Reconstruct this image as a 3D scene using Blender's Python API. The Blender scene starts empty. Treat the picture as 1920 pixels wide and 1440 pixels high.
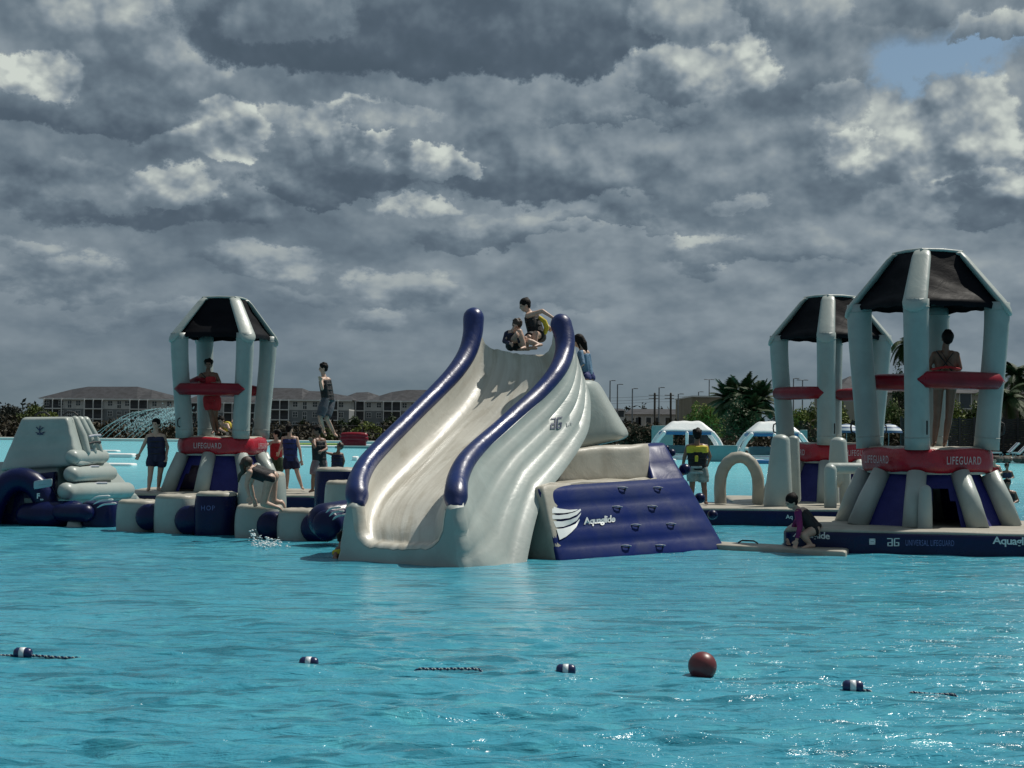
import bpy, bmesh, math, random
import numpy as np
from mathutils import Vector, Matrix
from mathutils.bvhtree import BVHTree
random.seed(7); rng = np.random.default_rng(7)
S = bpy.context.scene
COL = S.collection
R = math.radians
# ------------------------------------------------------------------ camera
H = 1.65; F = 3200.0; HOR = 807.4; ROLL = 0.0098
pitch = math.atan((HOR-720)/F)
fw = Vector((0, math.cos(pitch), math.sin(pitch)))
up0 = Vector((0, -math.sin(pitch), math.cos(pitch)))
rt0 = Vector((1, 0, 0))
rt = rt0*math.cos(ROLL)+up0*math.sin(ROLL)
up = -rt0*math.sin(ROLL)+up0*math.cos(ROLL)
CAM = Vector((0, 0, H))
cd = bpy.data.cameras.new('camera'); cam = bpy.data.objects.new('camera', cd); COL.objects.link(cam)
m = Matrix((rt, up, -fw)).transposed().to_4x4(); m.translation = CAM
cam.matrix_world = m
cd.sensor_width = 36; cd.lens = F/1920*36; cd.clip_start = 0.1; cd.clip_end = 6000
S.camera = cam
# ------------------------------------------------------------------ sun, sky, exposure
SUN = Vector((0.45, 0.31, 0.84)).normalized()
sl = bpy.data.lights.new('sun', 'SUN'); sl.energy = 4.4; sl.angle = R(0.5); sl.color = (1.0, 0.95, 0.86)
so = bpy.data.objects.new('sun', sl); COL.objects.link(so)
so.rotation_euler = SUN.to_track_quat('Z', 'Y').to_euler(); so.location = (20, 10, 40)
S.view_settings.view_transform = 'Standard'; S.view_settings.look = 'None'
S.view_settings.exposure = 0.0; S.view_settings.gamma = 1.0
S.render.engine = 'CYCLES'
S.cycles.max_bounces = 6; S.cycles.transparent_max_bounces = 12

class NT:
    """small helper around a node tree"""
    def __init__(s, tree): s.t = tree; s.n = tree.nodes; s.l = tree.links
    def node(s, typ, **kw):
        n = s.n.new(typ)
        for k, v in kw.items(): setattr(n, k, v)
        return n
    def put(s, sock, v):
        if isinstance(v, bpy.types.NodeSocket): s.l.new(v, sock)
        elif v is not None: sock.default_value = v
    def math(s, op, a, b=None, c=None, clamp=False):
        n = s.node('ShaderNodeMath', operation=op, use_clamp=clamp)
        s.put(n.inputs[0], a)
        if b is not None: s.put(n.inputs[1], b)
        if c is not None: s.put(n.inputs[2], c)
        return n.outputs[0]
    def vec(s, op, a, b=None):
        n = s.node('ShaderNodeVectorMath', operation=op)
        s.put(n.inputs[0], a)
        if b is not None: s.put(n.inputs[1], b)
        return n.outputs['Value'] if op in ('DOT_PRODUCT', 'LENGTH') else n.outputs[0]
    def mix(s, f, a, b):
        n = s.node('ShaderNodeMix', data_type='RGBA')
        s.put(n.inputs[0], f); s.put(n.inputs[6], a if isinstance(a, bpy.types.NodeSocket) else (*a, 1)[:4]); s.put(n.inputs[7], b if isinstance(b, bpy.types.NodeSocket) else (*b, 1)[:4])
        return n.outputs[2]
    def noise(s, vec, scale, detail=4, rough=0.5, dist=0.0, dim='3D'):
        n = s.node('ShaderNodeTexNoise', noise_dimensions=dim)
        s.put(n.inputs['Vector'], vec); n.inputs['Scale'].default_value = scale
        n.inputs['Detail'].default_value = detail; n.inputs['Roughness'].default_value = rough
        n.inputs['Distortion'].default_value = dist
        return n.outputs['Fac']
    def comb(s, x, y, z=0.0):
        n = s.node('ShaderNodeCombineXYZ')
        s.put(n.inputs[0], x); s.put(n.inputs[1], y); s.put(n.inputs[2], z); return n.outputs[0]
    def sep(s, v):
        n = s.node('ShaderNodeSeparateXYZ'); s.put(n.inputs[0], v); return n.outputs
    def smooth(s, v, a, b, lo=0.0, hi=1.0):
        n = s.node('ShaderNodeMapRange', interpolation_type='SMOOTHSTEP')
        s.put(n.inputs[0], v)
        for i, q in enumerate((a, b, lo, hi)): n.inputs[i+1].default_value = q
        return n.outputs[0]

def make_world():
    w = bpy.data.worlds.new('World'); S.world = w; w.use_nodes = True
    w.node_tree.nodes.clear(); t = NT(w.node_tree)
    out = t.node('ShaderNodeOutputWorld'); bg = t.node('ShaderNodeBackground'); bg.inputs[1].default_value = 0.1
    t.l.new(bg.outputs[0], out.inputs[0])
    sky = t.node('ShaderNodeTexSky', sky_type='NISHITA', sun_disc=False)
    sky.sun_elevation = math.asin(SUN.z); sky.sun_rotation = math.atan2(SUN.x, SUN.y)
    d = t.node('ShaderNodeTexCoord').outputs['Generated']
    x, y, z = t.sep(d)
    az = t.math('ARCTAN2', x, y); el = t.math('ARCSINE', z)
    # cloud-layer coordinates: features shrink and flatten towards the horizon
    zz = t.math('ADD', t.math('MAXIMUM', z, 0.0), 0.13)
    inv = t.math('DIVIDE', 1.0, zz)
    px = t.math('MULTIPLY', x, 3.9); py = t.math('MULTIPLY', t.math('LOGARITHM', zz, 2.71828), 1.45)
    P = t.comb(px, py, t.math('MULTIPLY', y, 0.5))
    # the same place seen a little nearer the sun, for relief
    zz2 = t.math('ADD', zz, 0.009); inv2 = t.math('DIVIDE', 1.0, zz2)
    P2 = t.comb(t.math('MULTIPLY', t.math('ADD', x, 0.004), 3.9), t.math('MULTIPLY', t.math('LOGARITHM', zz2, 2.71828), 1.45), t.math('MULTIPLY', y, 0.5))
    def hgt(p):
        a = t.noise(p, 1.7, 8, 0.57, 0.3)
        v = t.node('ShaderNodeTexVoronoi', feature='SMOOTH_F1', voronoi_dimensions='2D'); t.put(v.inputs['Vector'], p)
        v.inputs['Scale'].default_value = 3.6; v.inputs['Detail'].default_value = 4.0; v.inputs['Roughness'].default_value = 0.55; v.inputs['Smoothness'].default_value = 0.3
        b = t.math('SUBTRACT', 1.0, v.outputs['Distance'])
        return t.math('ADD', t.math('MULTIPLY', a, 0.66), t.math('MULTIPLY', b, 0.34))
    h1 = hgt(P); h2 = hgt(P2)
    rel = t.math('SUBTRACT', h1, h2)
    big = t.noise(P, 0.9, 3, 0.5, 0.4)
    # warped sky coordinates for the single clouds
    def warp(scale, det, ax, ay, rough=0.6):
        wv = t.node('ShaderNodeTexNoise'); t.put(wv.inputs['Vector'], P); wv.inputs['Scale'].default_value = scale; wv.inputs['Detail'].default_value = det; wv.inputs['Roughness'].default_value = rough
        return t.vec('MULTIPLY', t.vec('SUBTRACT', wv.outputs['Color'], (0.5, 0.5, 0.5)), (ax, ay, 0.0))
    Q = t.vec('ADD', t.comb(az, el, 0.0), warp(4.0, 10, 0.075, 0.055, 0.66))
    gap = None
    for (cx, cy, rx, ry, k) in [(1790, 165, 150, 80, 1.2), (1665, 175, 70, 60, .8), (1910, 215, 60, 70, .7)]:
        q = t.vec('MULTIPLY', t.vec('SUBTRACT', Q, ((cx-960)/F, (HOR-cy)/F, 0)), (F/rx, F/ry, 0))
        g = t.math('MULTIPLY', t.math('POWER', 2.718, t.math('MULTIPLY', t.vec('DOT_PRODUCT', q, q), -1.0)), k)
        gap = g if gap is None else t.math('ADD', gap, g)
    cov = t.math('SUBTRACT', 1.0, t.smooth(t.math('SUBTRACT', gap, t.math('MULTIPLY', t.math('SUBTRACT', h1, 0.55), 0.8)), 0.32, 0.95))
    l = t.math('ADD', 0.44, t.math('MULTIPLY', t.math('SUBTRACT', big, 0.5), 0.4))
    bump_ = t.math('MULTIPLY', t.math('SUBTRACT', h1, 0.55), 0.9)
    gx = t.math('ADD', t.math('MULTIPLY', rel, 1.7), t.math('MULTIPLY', bump_, 0.35))
    # each cloud: flat dim base, billowed sunlit head; (centre, radii, light of head, light of base, edge softness), far to near
    CL = [(270, 612, 150, 24, .47, .36, .7), (695, 612, 60, 34, .58, .36, .5), (1040, 585, 120, 30, .44, .34, .8), (130, 545, 120, 42, .56, .30, .45), (745, 548, 100, 38, .58, .33, .45), (560, 560, 90, 30, .46, .33, .6),
          (1320, 485, 60, 55, .66, .33, .4), (495, 500, 130, 36, .56, .27, .4), (50, 476, 70, 18, .52, .34, .5), (940, 436, 150, 30, .52, .28, .45), (1180, 420, 150, 26, .47, .28, .5), (1440, 480, 220, 40, .44, .30, .6),
          (1060, 335, 300, 95, .44, .19, .35), (1420, 360, 190, 130, .44, .33, .6), (1400, 375, 45, 22, .6, .42, .5),
          (280, 400, 320, 90, .46, .19, .35), (180, 380, 110, 60, .5, .34, .5), (330, 372, 90, 52, .80, .40, .3), (630, 345, 180, 62, .44, .16, .3), (640, 275, 75, 62, .80, .30, .25), (560, 262, 60, 42, .70, .36, .3),
          (330, 262, 80, 50, .62, .40, .4), (425, 275, 95, 66, .92, .44, .25), (815, 325, 65, 40, .84, .36, .3), (785, 392, 70, 20, .70, .34, .35), (720, 240, 90, 30, .55, .36, .4),
          (1880, 240, 70, 110, .54, .38, .5), (1620, 300, 110, 125, .72, .36, .3), (1590, 290, 60, 50, .92, .5, .3), (1760, 290, 125, 125, .82, .38, .22), (1850, 395, 130, 68, .86, .34, .3), (1700, 400, 80, 50, .6, .38, .45), (1810, 352, 50, 14, .42, .34, .8), (1830, 418, 80, 24, .32, .26, .3),
          (100, 235, 300, 80, .40, .16, .3), (90, 185, 80, 55, .84, .36, .28), (290, 130, 130, 90, .62, .36, .4), (200, 60, 130, 85, .74, .42, .35),
          (1480, 150, 150, 160, .46, .33, .5), (1860, 95, 100, 28, .74, .48, .35), (1720, 30, 300, 70, .47, .38, .5), (1500, 40, 70, 50, .62, .42, .4), (1545, 190, 50, 40, .64, .42, .4), (1160, 225, 170, 20, .5, .32, .5),
          (780, 75, 520, 165, .30, .10, .22), (1130, 60, 330, 150, .34, .13, .3), (520, 60, 120, 80, .42, .26, .5), (1350, 130, 75, 85, .88, .34, .35), (1300, 60, 90, 60, .6, .36, .5), (1265, 165, 100, 50, .66, .28, .35)]
    for (cx, cy, rx, ry, lt, lb, sf) in CL:
        if lt > .5: rx *= 1.22; ry *= 1.25
        q = t.vec('MULTIPLY', t.vec('SUBTRACT', Q, ((cx-960)/F, (HOR-cy)/F, 0)), (F/rx, F/ry, 0))
        qx, qy, _ = t.sep(q)
        qn = t.math('MULTIPLY', t.math('MINIMUM', qy, 0.0), 0.9)
        d = t.vec('LENGTH', t.comb(qx, t.math('ADD', qy, qn)))
        mk = t.smooth(t.math('SUBTRACT', d, t.math('MULTIPLY', bump_, 0.6)), 1.0-sf*0.30, 1.0+sf*0.36, 1.0, 0.0)
        li = t.math('ADD', t.math('ADD', t.math('MULTIPLY', qy, 0.62), t.math('MULTIPLY', qx, 0.16)), t.math('MULTIPLY', gx, 0.5+3.2*max(lt-lb-.1, 0)))
        li = t.smooth(li, -0.55, 0.62, lb, lt*1.06)
        n = t.node('ShaderNodeMix', data_type='FLOAT'); t.put(n.inputs[0], mk); t.put(n.inputs[2], l); t.put(n.inputs[3], li); l = n.outputs[0]
        if cx > 1400 and cy < 420: cov = t.math('MAXIMUM', cov, mk)
    gx = t.math('MULTIPLY', gx, t.smooth(el, 0.03, 0.17, 0.30, 0.78))
    l = t.math('ADD', l, t.math('MULTIPLY', gx, t.math('ADD', t.math('MULTIPLY', l, 1.7), -0.08)))
    cr = t.node('ShaderNodeValToRGB'); t.put(cr.inputs[0], l)
    e = cr.color_ramp.elements
    stops = [(0.0, (.055, .082, .110)), (0.18, (.084, .117, .154)), (0.34, (.140, .186, .228)), (0.52, (.235, .286, .326)), (0.72, (.37, .415, .42)), (1.0, (.60, .65, .60))]
    e[0].position = 0; e[0].color = (*stops[0][1], 1); e[1].position = 1; e[1].color = (*stops[-1][1], 1)
    for p_, c_ in stops[1:-1]:
        q = e.new(p_); q.color = (*c_, 1)
    cl = cr.outputs[0]
    # low band near the horizon, grey and even
    hb = t.smooth(el, 0.0, 0.06, 0.6, 0.0)
    cl = t.mix(hb, cl, (.118, .166, .188))
    # overhead (outside the frame) broken cloud stays mid grey
    cl10 = t.vec('MULTIPLY', cl, (10, 10, 10))
    blue = t.mix(0.55, t.vec('MULTIPLY', sky.outputs[0], (1.0, 1.0, 1.0)), (1.05, 1.95, 2.75))
    t.put(bg.inputs[0], t.mix(cov, blue, cl10))
    w.cycles.sampling_method = 'MANUAL'; w.cycles.sample_map_resolution = 512
make_world()

# ------------------------------------------------------------------ projection helpers (authoring only: pixel + distance -> place)
def U(px, py, d):
    D = fw + rt*((px-960)/F) + up*((720-py)/F)
    return CAM + D*(d/D.y)
def W(px, py, z=0.0):
    D = fw + rt*((px-960)/F) + up*((720-py)/F)
    return CAM + D*((z-H)/D.z)
def hor(px): return HOR + ROLL*(px-960)
def X(px, y): return (px-960)/F*y
def Z(px, py, y): return U(px, py, y).z

# ------------------------------------------------------------------ mesh helpers
class MB:
    def __init__(s): s.v = []; s.f = []
    def add(s, vs, fs):
        o = len(s.v); s.v.extend(Vector(p) for p in vs); s.f.extend([tuple(i+o for i in f) for f in fs]); return s
    def merge(s, o): return s.add(o.v, o.f)
    def xf(s, M): s.v = [M @ p for p in s.v]; return s
def frame_path(pts, closed=False, ref=None):
    n = len(pts); T = []
    for i in range(n):
        if closed: d = pts[(i+1) % n]-pts[i-1]
        else: d = pts[min(i+1, n-1)]-pts[max(i-1, 0)]
        T.append(d.normalized())
    ref = ref if ref is not None else Vector((0, 0, 1)) if abs(T[0].z) < 0.9 else Vector((0, 1, 0))
    N = [(ref-T[0]*ref.dot(T[0])).normalized()]
    for i in range(1, n):
        v = N[-1]-T[i]*N[-1].dot(T[i]); N.append(v.normalized())
    return T, N
def tube(mb, pts, rad, seg=12, cap=True, closed=False, flat=1.0, capk=1.0, ref=None):
    pts = [Vector(p) for p in pts]; n = len(pts)
    rad = [rad]*n if isinstance(rad, (int, float)) else list(rad)
    T, N = frame_path(pts, closed, ref)
    if cap and not closed:   # rounded ends
        a, b, ra, rb = pts[0], pts[-1], rad[0], rad[-1]
        P0 = []; P1 = []; R0 = []; R1 = []
        for k in (90, 65, 40, 18):
            P0.append(a-T[0]*ra*capk*math.sin(R(k))); R0.append(max(ra*math.cos(R(k)), 1e-4))
        for k in (18, 40, 65, 90):
            P1.append(b+T[-1]*rb*capk*math.sin(R(k))); R1.append(max(rb*math.cos(R(k)), 1e-4))
        pts = P0+pts+P1; rad = R0+rad+R1; T = [T[0]]*4+T+[T[-1]]*4; N = [N[0]]*4+N+[N[-1]]*4; n = len(pts)
    vs = []
    for i in range(n):
        B = T[i].cross(N[i])
        for j in range(seg):
            a = 2*math.pi*j/seg
            vs.append(pts[i]+(N[i]*math.cos(a)*flat+B*math.sin(a))*rad[i])
    fs = []
    for i in range(n if closed else n-1):
        i2 = (i+1) % n
        for j in range(seg):
            j2 = (j+1) % seg
            fs.append((i*seg+j, i*seg+j2, i2*seg+j2, i2*seg+j))
    if not closed: fs.append(tuple(range(seg))[::-1]); fs.append(tuple((n-1)*seg+j for j in range(seg)))
    mb.add(vs, fs); return mb
def ellipsoid(mb, c, rx, ry, rz, seg=14, rings=9, M=None):
    vs = []; fs = []; c = Vector(c)
    for i in range(rings+1):
        t = math.pi*i/rings
        for j in range(seg):
            a = 2*math.pi*j/seg
            v = Vector((rx*math.sin(t)*math.cos(a), ry*math.sin(t)*math.sin(a), rz*math.cos(t)))
            if M: v = M @ v
            vs.append(c+v)
    for i in range(rings):
        for j in range(seg):
            j2 = (j+1) % seg
            fs.append((i*seg+j, i*seg+j2, (i+1)*seg+j2, (i+1)*seg+j)[::-1])
    mb.add(vs, fs); return mb
_rc = {}
def rcube(n, r):
    key = (n, r)
    if key in _rc: return _rc[key]
    idx = {}; V = []; Fc = []
    def vid(p):
        k = (round(p[0], 5), round(p[1], 5), round(p[2], 5))
        if k not in idx: idx[k] = len(V); V.append(p)
        return idx[k]
    # denser rows near the rounded borders
    g = [math.sin(math.pi/2*(-1+2*i/n)) for i in range(n+1)]
    for ax in range(3):
        for sgn in (-1, 1):
            o = [(ax+1) % 3, (ax+2) % 3]
            for i in range(n):
                for j in range(n):
                    q = []
                    for (a, b) in ((i, j), (i+1, j), (i+1, j+1), (i, j+1)):
                        p = [0, 0, 0]; p[ax] = sgn; p[o[0]] = g[a]; p[o[1]] = g[b]; q.append(vid(tuple(p)))
                    Fc.append(tuple(q) if sgn > 0 else tuple(q[::-1]))
    out = []
    for p in V:
        inner = [max(-(1-r[k]), min(1-r[k], p[k])) for k in range(3)]
        d = [(p[k]-inner[k])/r[k] for k in range(3)]
        L = math.sqrt(sum(x*x for x in d)) or 1
        out.append(tuple(inner[k]+r[k]*d[k]/L for k in range(3)))
    _rc[key] = (out, Fc); return _rc[key]
def hexa(mb, c8, r=0.3, n=12, mod=None):
    """rounded, inflated hexahedron through 8 corners (index = x+2y+4z)"""
    r = (r, r, r) if isinstance(r, (int, float)) else r
    V, Fc = rcube(n, tuple(r)); c8 = [Vector(c) for c in c8]; vs = []
    for p in V:
        if mod: p = mod(p)
        x, y, z = [(q+1)/2 for q in p]
        v = Vector((0, 0, 0))
        for k in range(8):
            w = (x if k & 1 else 1-x)*(y if k & 2 else 1-y)*(z if k & 4 else 1-z)
            v += c8[k]*w
        vs.append(v)
    mb.add(vs, Fc); return mb
def box8(x0, x1, y0, y1, z0, z1):
    return [Vector((x1 if k & 1 else x0, y1 if k & 2 else y0, z1 if k & 4 else z0)) for k in range(8)]
def bx(mb, x0, x1, y0, y1, z0, z1, M=None):
    c = box8(x0, x1, y0, y1, z0, z1)
    if M: c = [M @ p for p in c]
    mb.add(c, [(0, 2, 3, 1), (4, 5, 7, 6), (0, 1, 5, 4), (2, 6, 7, 3), (0, 4, 6, 2), (1, 3, 7, 5)]); return mb
def quadbox(a, b, c, d, back):
    """front face a(BL) b(BR) c(TR) d(TL) pushed back by a vector -> 8 corners"""
    back = Vector(back); a, b, c, d = map(Vector, (a, b, c, d))
    return [a, b, a+back, b+back, d, c, d+back, c+back]
def crom(P, n):
    P = [Vector(p) for p in P]; out = []
    m_ = len(P)-1
    for i in range(n):
        t = i/(n-1)*m_; k = min(int(t), m_-1); f = t-k
        p0 = P[k-1] if k > 0 else 2*P[0]-P[1]; p1 = P[k]; p2 = P[k+1]; p3 = P[k+2] if k+2 <= m_ else 2*P[m_]-P[m_-1]
        out.append(0.5*((2*p1)+(p2-p0)*f+(2*p0-5*p1+4*p2-p3)*f*f+(3*p1-p0-3*p2+p3)*f**3))
    return out

MAT = {}     # world matrices of things and parts, kept by hand
def setp(o, label=None, cat=None, group=None, kind=None):
    if label: o['label'] = label
    if cat: o['category'] = cat
    if group: o['group'] = group
    if kind: o['kind'] = kind
    return o
def thing(name, label, cat, loc, rotz=0.0, group=None):
    o = bpy.data.objects.new(name, None); COL.objects.link(o); o.empty_display_size = 0.2
    o.location = loc; o.rotation_euler = (0, 0, rotz)
    MAT[o.name] = Matrix.Translation(Vector(loc)) @ Matrix.Rotation(rotz, 4, 'Z')
    return setp(o, label, cat, group)
def mesh_of(name, mb, mat, smooth=True, M=None):
    me = bpy.data.meshes.new(name)
    vs = mb.v if M is None else [M @ p for p in mb.v]
    me.from_pydata([tuple(p) for p in vs], [], mb.f); me.validate()
    if smooth is True:
        me.polygons.foreach_set('use_smooth', [True]*len(me.polygons))
    elif smooth:
        me.polygons.foreach_set('use_smooth', [True]*len(me.polygons)); me.set_sharp_from_angle(angle=R(smooth))
    me.materials.append(mat); return me
def part(name, mb, mat, parent, smooth=True, world=True, label=None):
    """one mesh object under parent; vertices given in world space (world=True) or in the parent's space"""
    Mi = MAT[parent.name].inverted() if world else None
    o = bpy.data.objects.new(name, mesh_of(name, mb, mat, smooth, Mi)); COL.objects.link(o); o.parent = parent
    MAT[o.name] = MAT[parent.name]
    if label: o['label'] = label
    return o
def single(name, mb, mat, label, cat, group=None, smooth=True, base=None, kind=None):
    if base is None:
        xs = [p.x for p in mb.v]; ys = [p.y for p in mb.v]; zs = [p.z for p in mb.v]
        base = Vector(((min(xs)+max(xs))/2, (min(ys)+max(ys))/2, min(zs)))
    base = Vector(base)
    o = bpy.data.objects.new(name, mesh_of(name, mb, mat, smooth, Matrix.Translation(-base))); COL.objects.link(o); o.location = base
    MAT[o.name] = Matrix.Translation(base)
    return setp(o, label, cat, group, kind)
def kids(o): return [c for c in bpy.data.objects if c.parent == o]

# ------------------------------------------------------------------ materials
def pmat(name, col, rough=0.5, var=0.15, vscale=3.0, bump=0.0, bscale=8.0, spec=0.5, coat=0.0, col2=None, metal=0.0, stretch=None, fine=0.0, sss=0.0):
    m_ = bpy.data.materials.new(name); m_.use_nodes = True; t = NT(m_.node_tree); b = t.n['Principled BSDF']
    oc = t.node('ShaderNodeTexCoord').outputs['Object']
    if stretch: oc = t.vec('MULTIPLY', oc, stretch)
    n1 = t.noise(oc, vscale, 6, 0.6, 0.3)
    c2 = col2 or tuple(c*(1-var*2.2) for c in col)
    f = t.smooth(n1, 0.36, 0.68)
    c = t.mix(f, col, c2)
    if fine: c = t.mix(t.math('MULTIPLY', t.noise(oc, vscale*14, 3, 0.7), fine), c, tuple(q*0.55 for q in col))
    t.put(b.inputs['Base Color'], c)
    t.put(b.inputs['Roughness'], t.smooth(n1, 0.3, 0.7, max(rough-0.07, 0.02), min(rough+0.1, 1)))
    b.inputs['Specular IOR Level'].default_value = spec; b.inputs['Metallic'].default_value = metal
    if coat: b.inputs['Coat Weight'].default_value = coat; b.inputs['Coat Roughness'].default_value = 0.12
    if bump:
        bp = t.node('ShaderNodeBump'); bp.inputs['Strength'].default_value = 1.0; bp.inputs['Distance'].default_value = bump
        t.put(bp.inputs['Height'], t.noise(oc, bscale, 7, 0.6, 0.6)); t.put(b.inputs['Normal'], bp.outputs[0])
    return m_
M_GREY = pmat('pale_grey_vinyl', (.365, .41, .385), .40, .09, 1.4, .010, 2.4, fine=.10)
M_POST = pmat('post_grey_vinyl', (.31, .355, .345), .40, .08, 1.6, .010, 2.6, fine=.08)
M_BEIGE = pmat('beige_deck_vinyl', (.40, .38, .32), .5, .14, 2.2, .012, 3.0, col2=(.29, .27, .22), fine=.22)
M_CHAN = pmat('worn_slide_vinyl', (.52, .50, .43), .40, .14, 1.5, .010, 4.0, col2=(.38, .35, .285), stretch=(1, 1, .45), fine=.3)
M_BLUE = pmat('royal_blue_vinyl', (.004, .019, .115), .33, .12, 1.6, .012, 4.0, fine=.06)
M_NAVY = pmat('navy_vinyl', (.0025, .007, .055), .30, .12, 2.0, .010, 4.0, spec=.28)
M_WALL = pmat('scuffed_blue_vinyl', (.005, .017, .110), .40, .12, 1.8, .008, 2.5, col2=(.008, .021, .095), fine=.15, spec=.13)
M_RED = pmat('red_vinyl', (.36, .008, .022), .28, .14, 2.0, .016, 5.0)
M_DRED = pmat('dark_red_vinyl', (.21, .003, .014), .34, .14, 2.0, .008, 5.0, spec=.3)
M_BLACK = pmat('black_canopy', (.0008, .0013, .0040), .6, .1, 2.0, .010, 3.0, spec=.12, stretch=(1, 1, 2))
M_PANEL = pmat('blue_mesh_fabric', (.003, .006, .13), .62, .1, 3.0, .02, 6.0)
M_WHITE = pmat('white_print', (.62, .66, .66), .5, .03, 6.0)
M_WHT2 = pmat('faded_white_print', (.45, .36, .38), .5, .1, 30.0)
M_STRAP = pmat('black_webbing', (.012, .012, .014), .6, .1, 20.0)
M_HAND = pmat('grey_handle', (.35, .37, .42), .45, .1, 20.0)
M_INK = pmat('navy_print', (.01, .03, .09), .5, .1, 20.0)
M_FAINT = pmat('faint_print', (.13, .15, .36), .5, .1, 20.0)
M_INK2 = pmat('faint_grey_print', (.33, .38, .38), .5, .1, 20.0)

def streak_mat(name):
    """worn slide bed: grime and polish run lengthwise, along the stored across/along coordinates"""
    m_ = bpy.data.materials.new(name); m_.use_nodes = True; t = NT(m_.node_tree); b = t.n['Principled BSDF']
    at = t.node('ShaderNodeAttribute', attribute_name='run').outputs['Vector']; oc = t.node('ShaderNodeTexCoord').outputs['Object']
    n1 = t.noise(t.vec('MULTIPLY', at, (17, .55, 1)), 1.0, 5, 0.55, 0.2); n2 = t.noise(t.vec('MULTIPLY', at, (7, .9, 1)), 1.0, 5, 0.6, 0.6); n3 = t.noise(oc, 5, 6, 0.7, 0.5)
    c = t.mix(t.smooth(n1, 0.38, 0.68), (.53, .52, .46), (.44, .42, .36)); c = t.mix(t.math('MULTIPLY', t.smooth(n2, 0.48, 0.70), 0.6), c, (.30, .27, .205))
    c = t.mix(t.math('MULTIPLY', t.smooth(n3, 0.55, 0.75), 0.35), c, (.33, .30, .24))
    t.put(b.inputs['Base Color'], c); t.put(b.inputs['Roughness'], t.smooth(n1, 0.3, 0.7, 0.28, 0.55))
    bp = t.node('ShaderNodeBump'); bp.inputs['Distance'].default_value = 0.006; t.put(bp.inputs['Height'], t.math('ADD', n1, n3)); t.put(b.inputs['Normal'], bp.outputs[0])
    return m_
M_BED = streak_mat('streaked_slide_bed')
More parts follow.
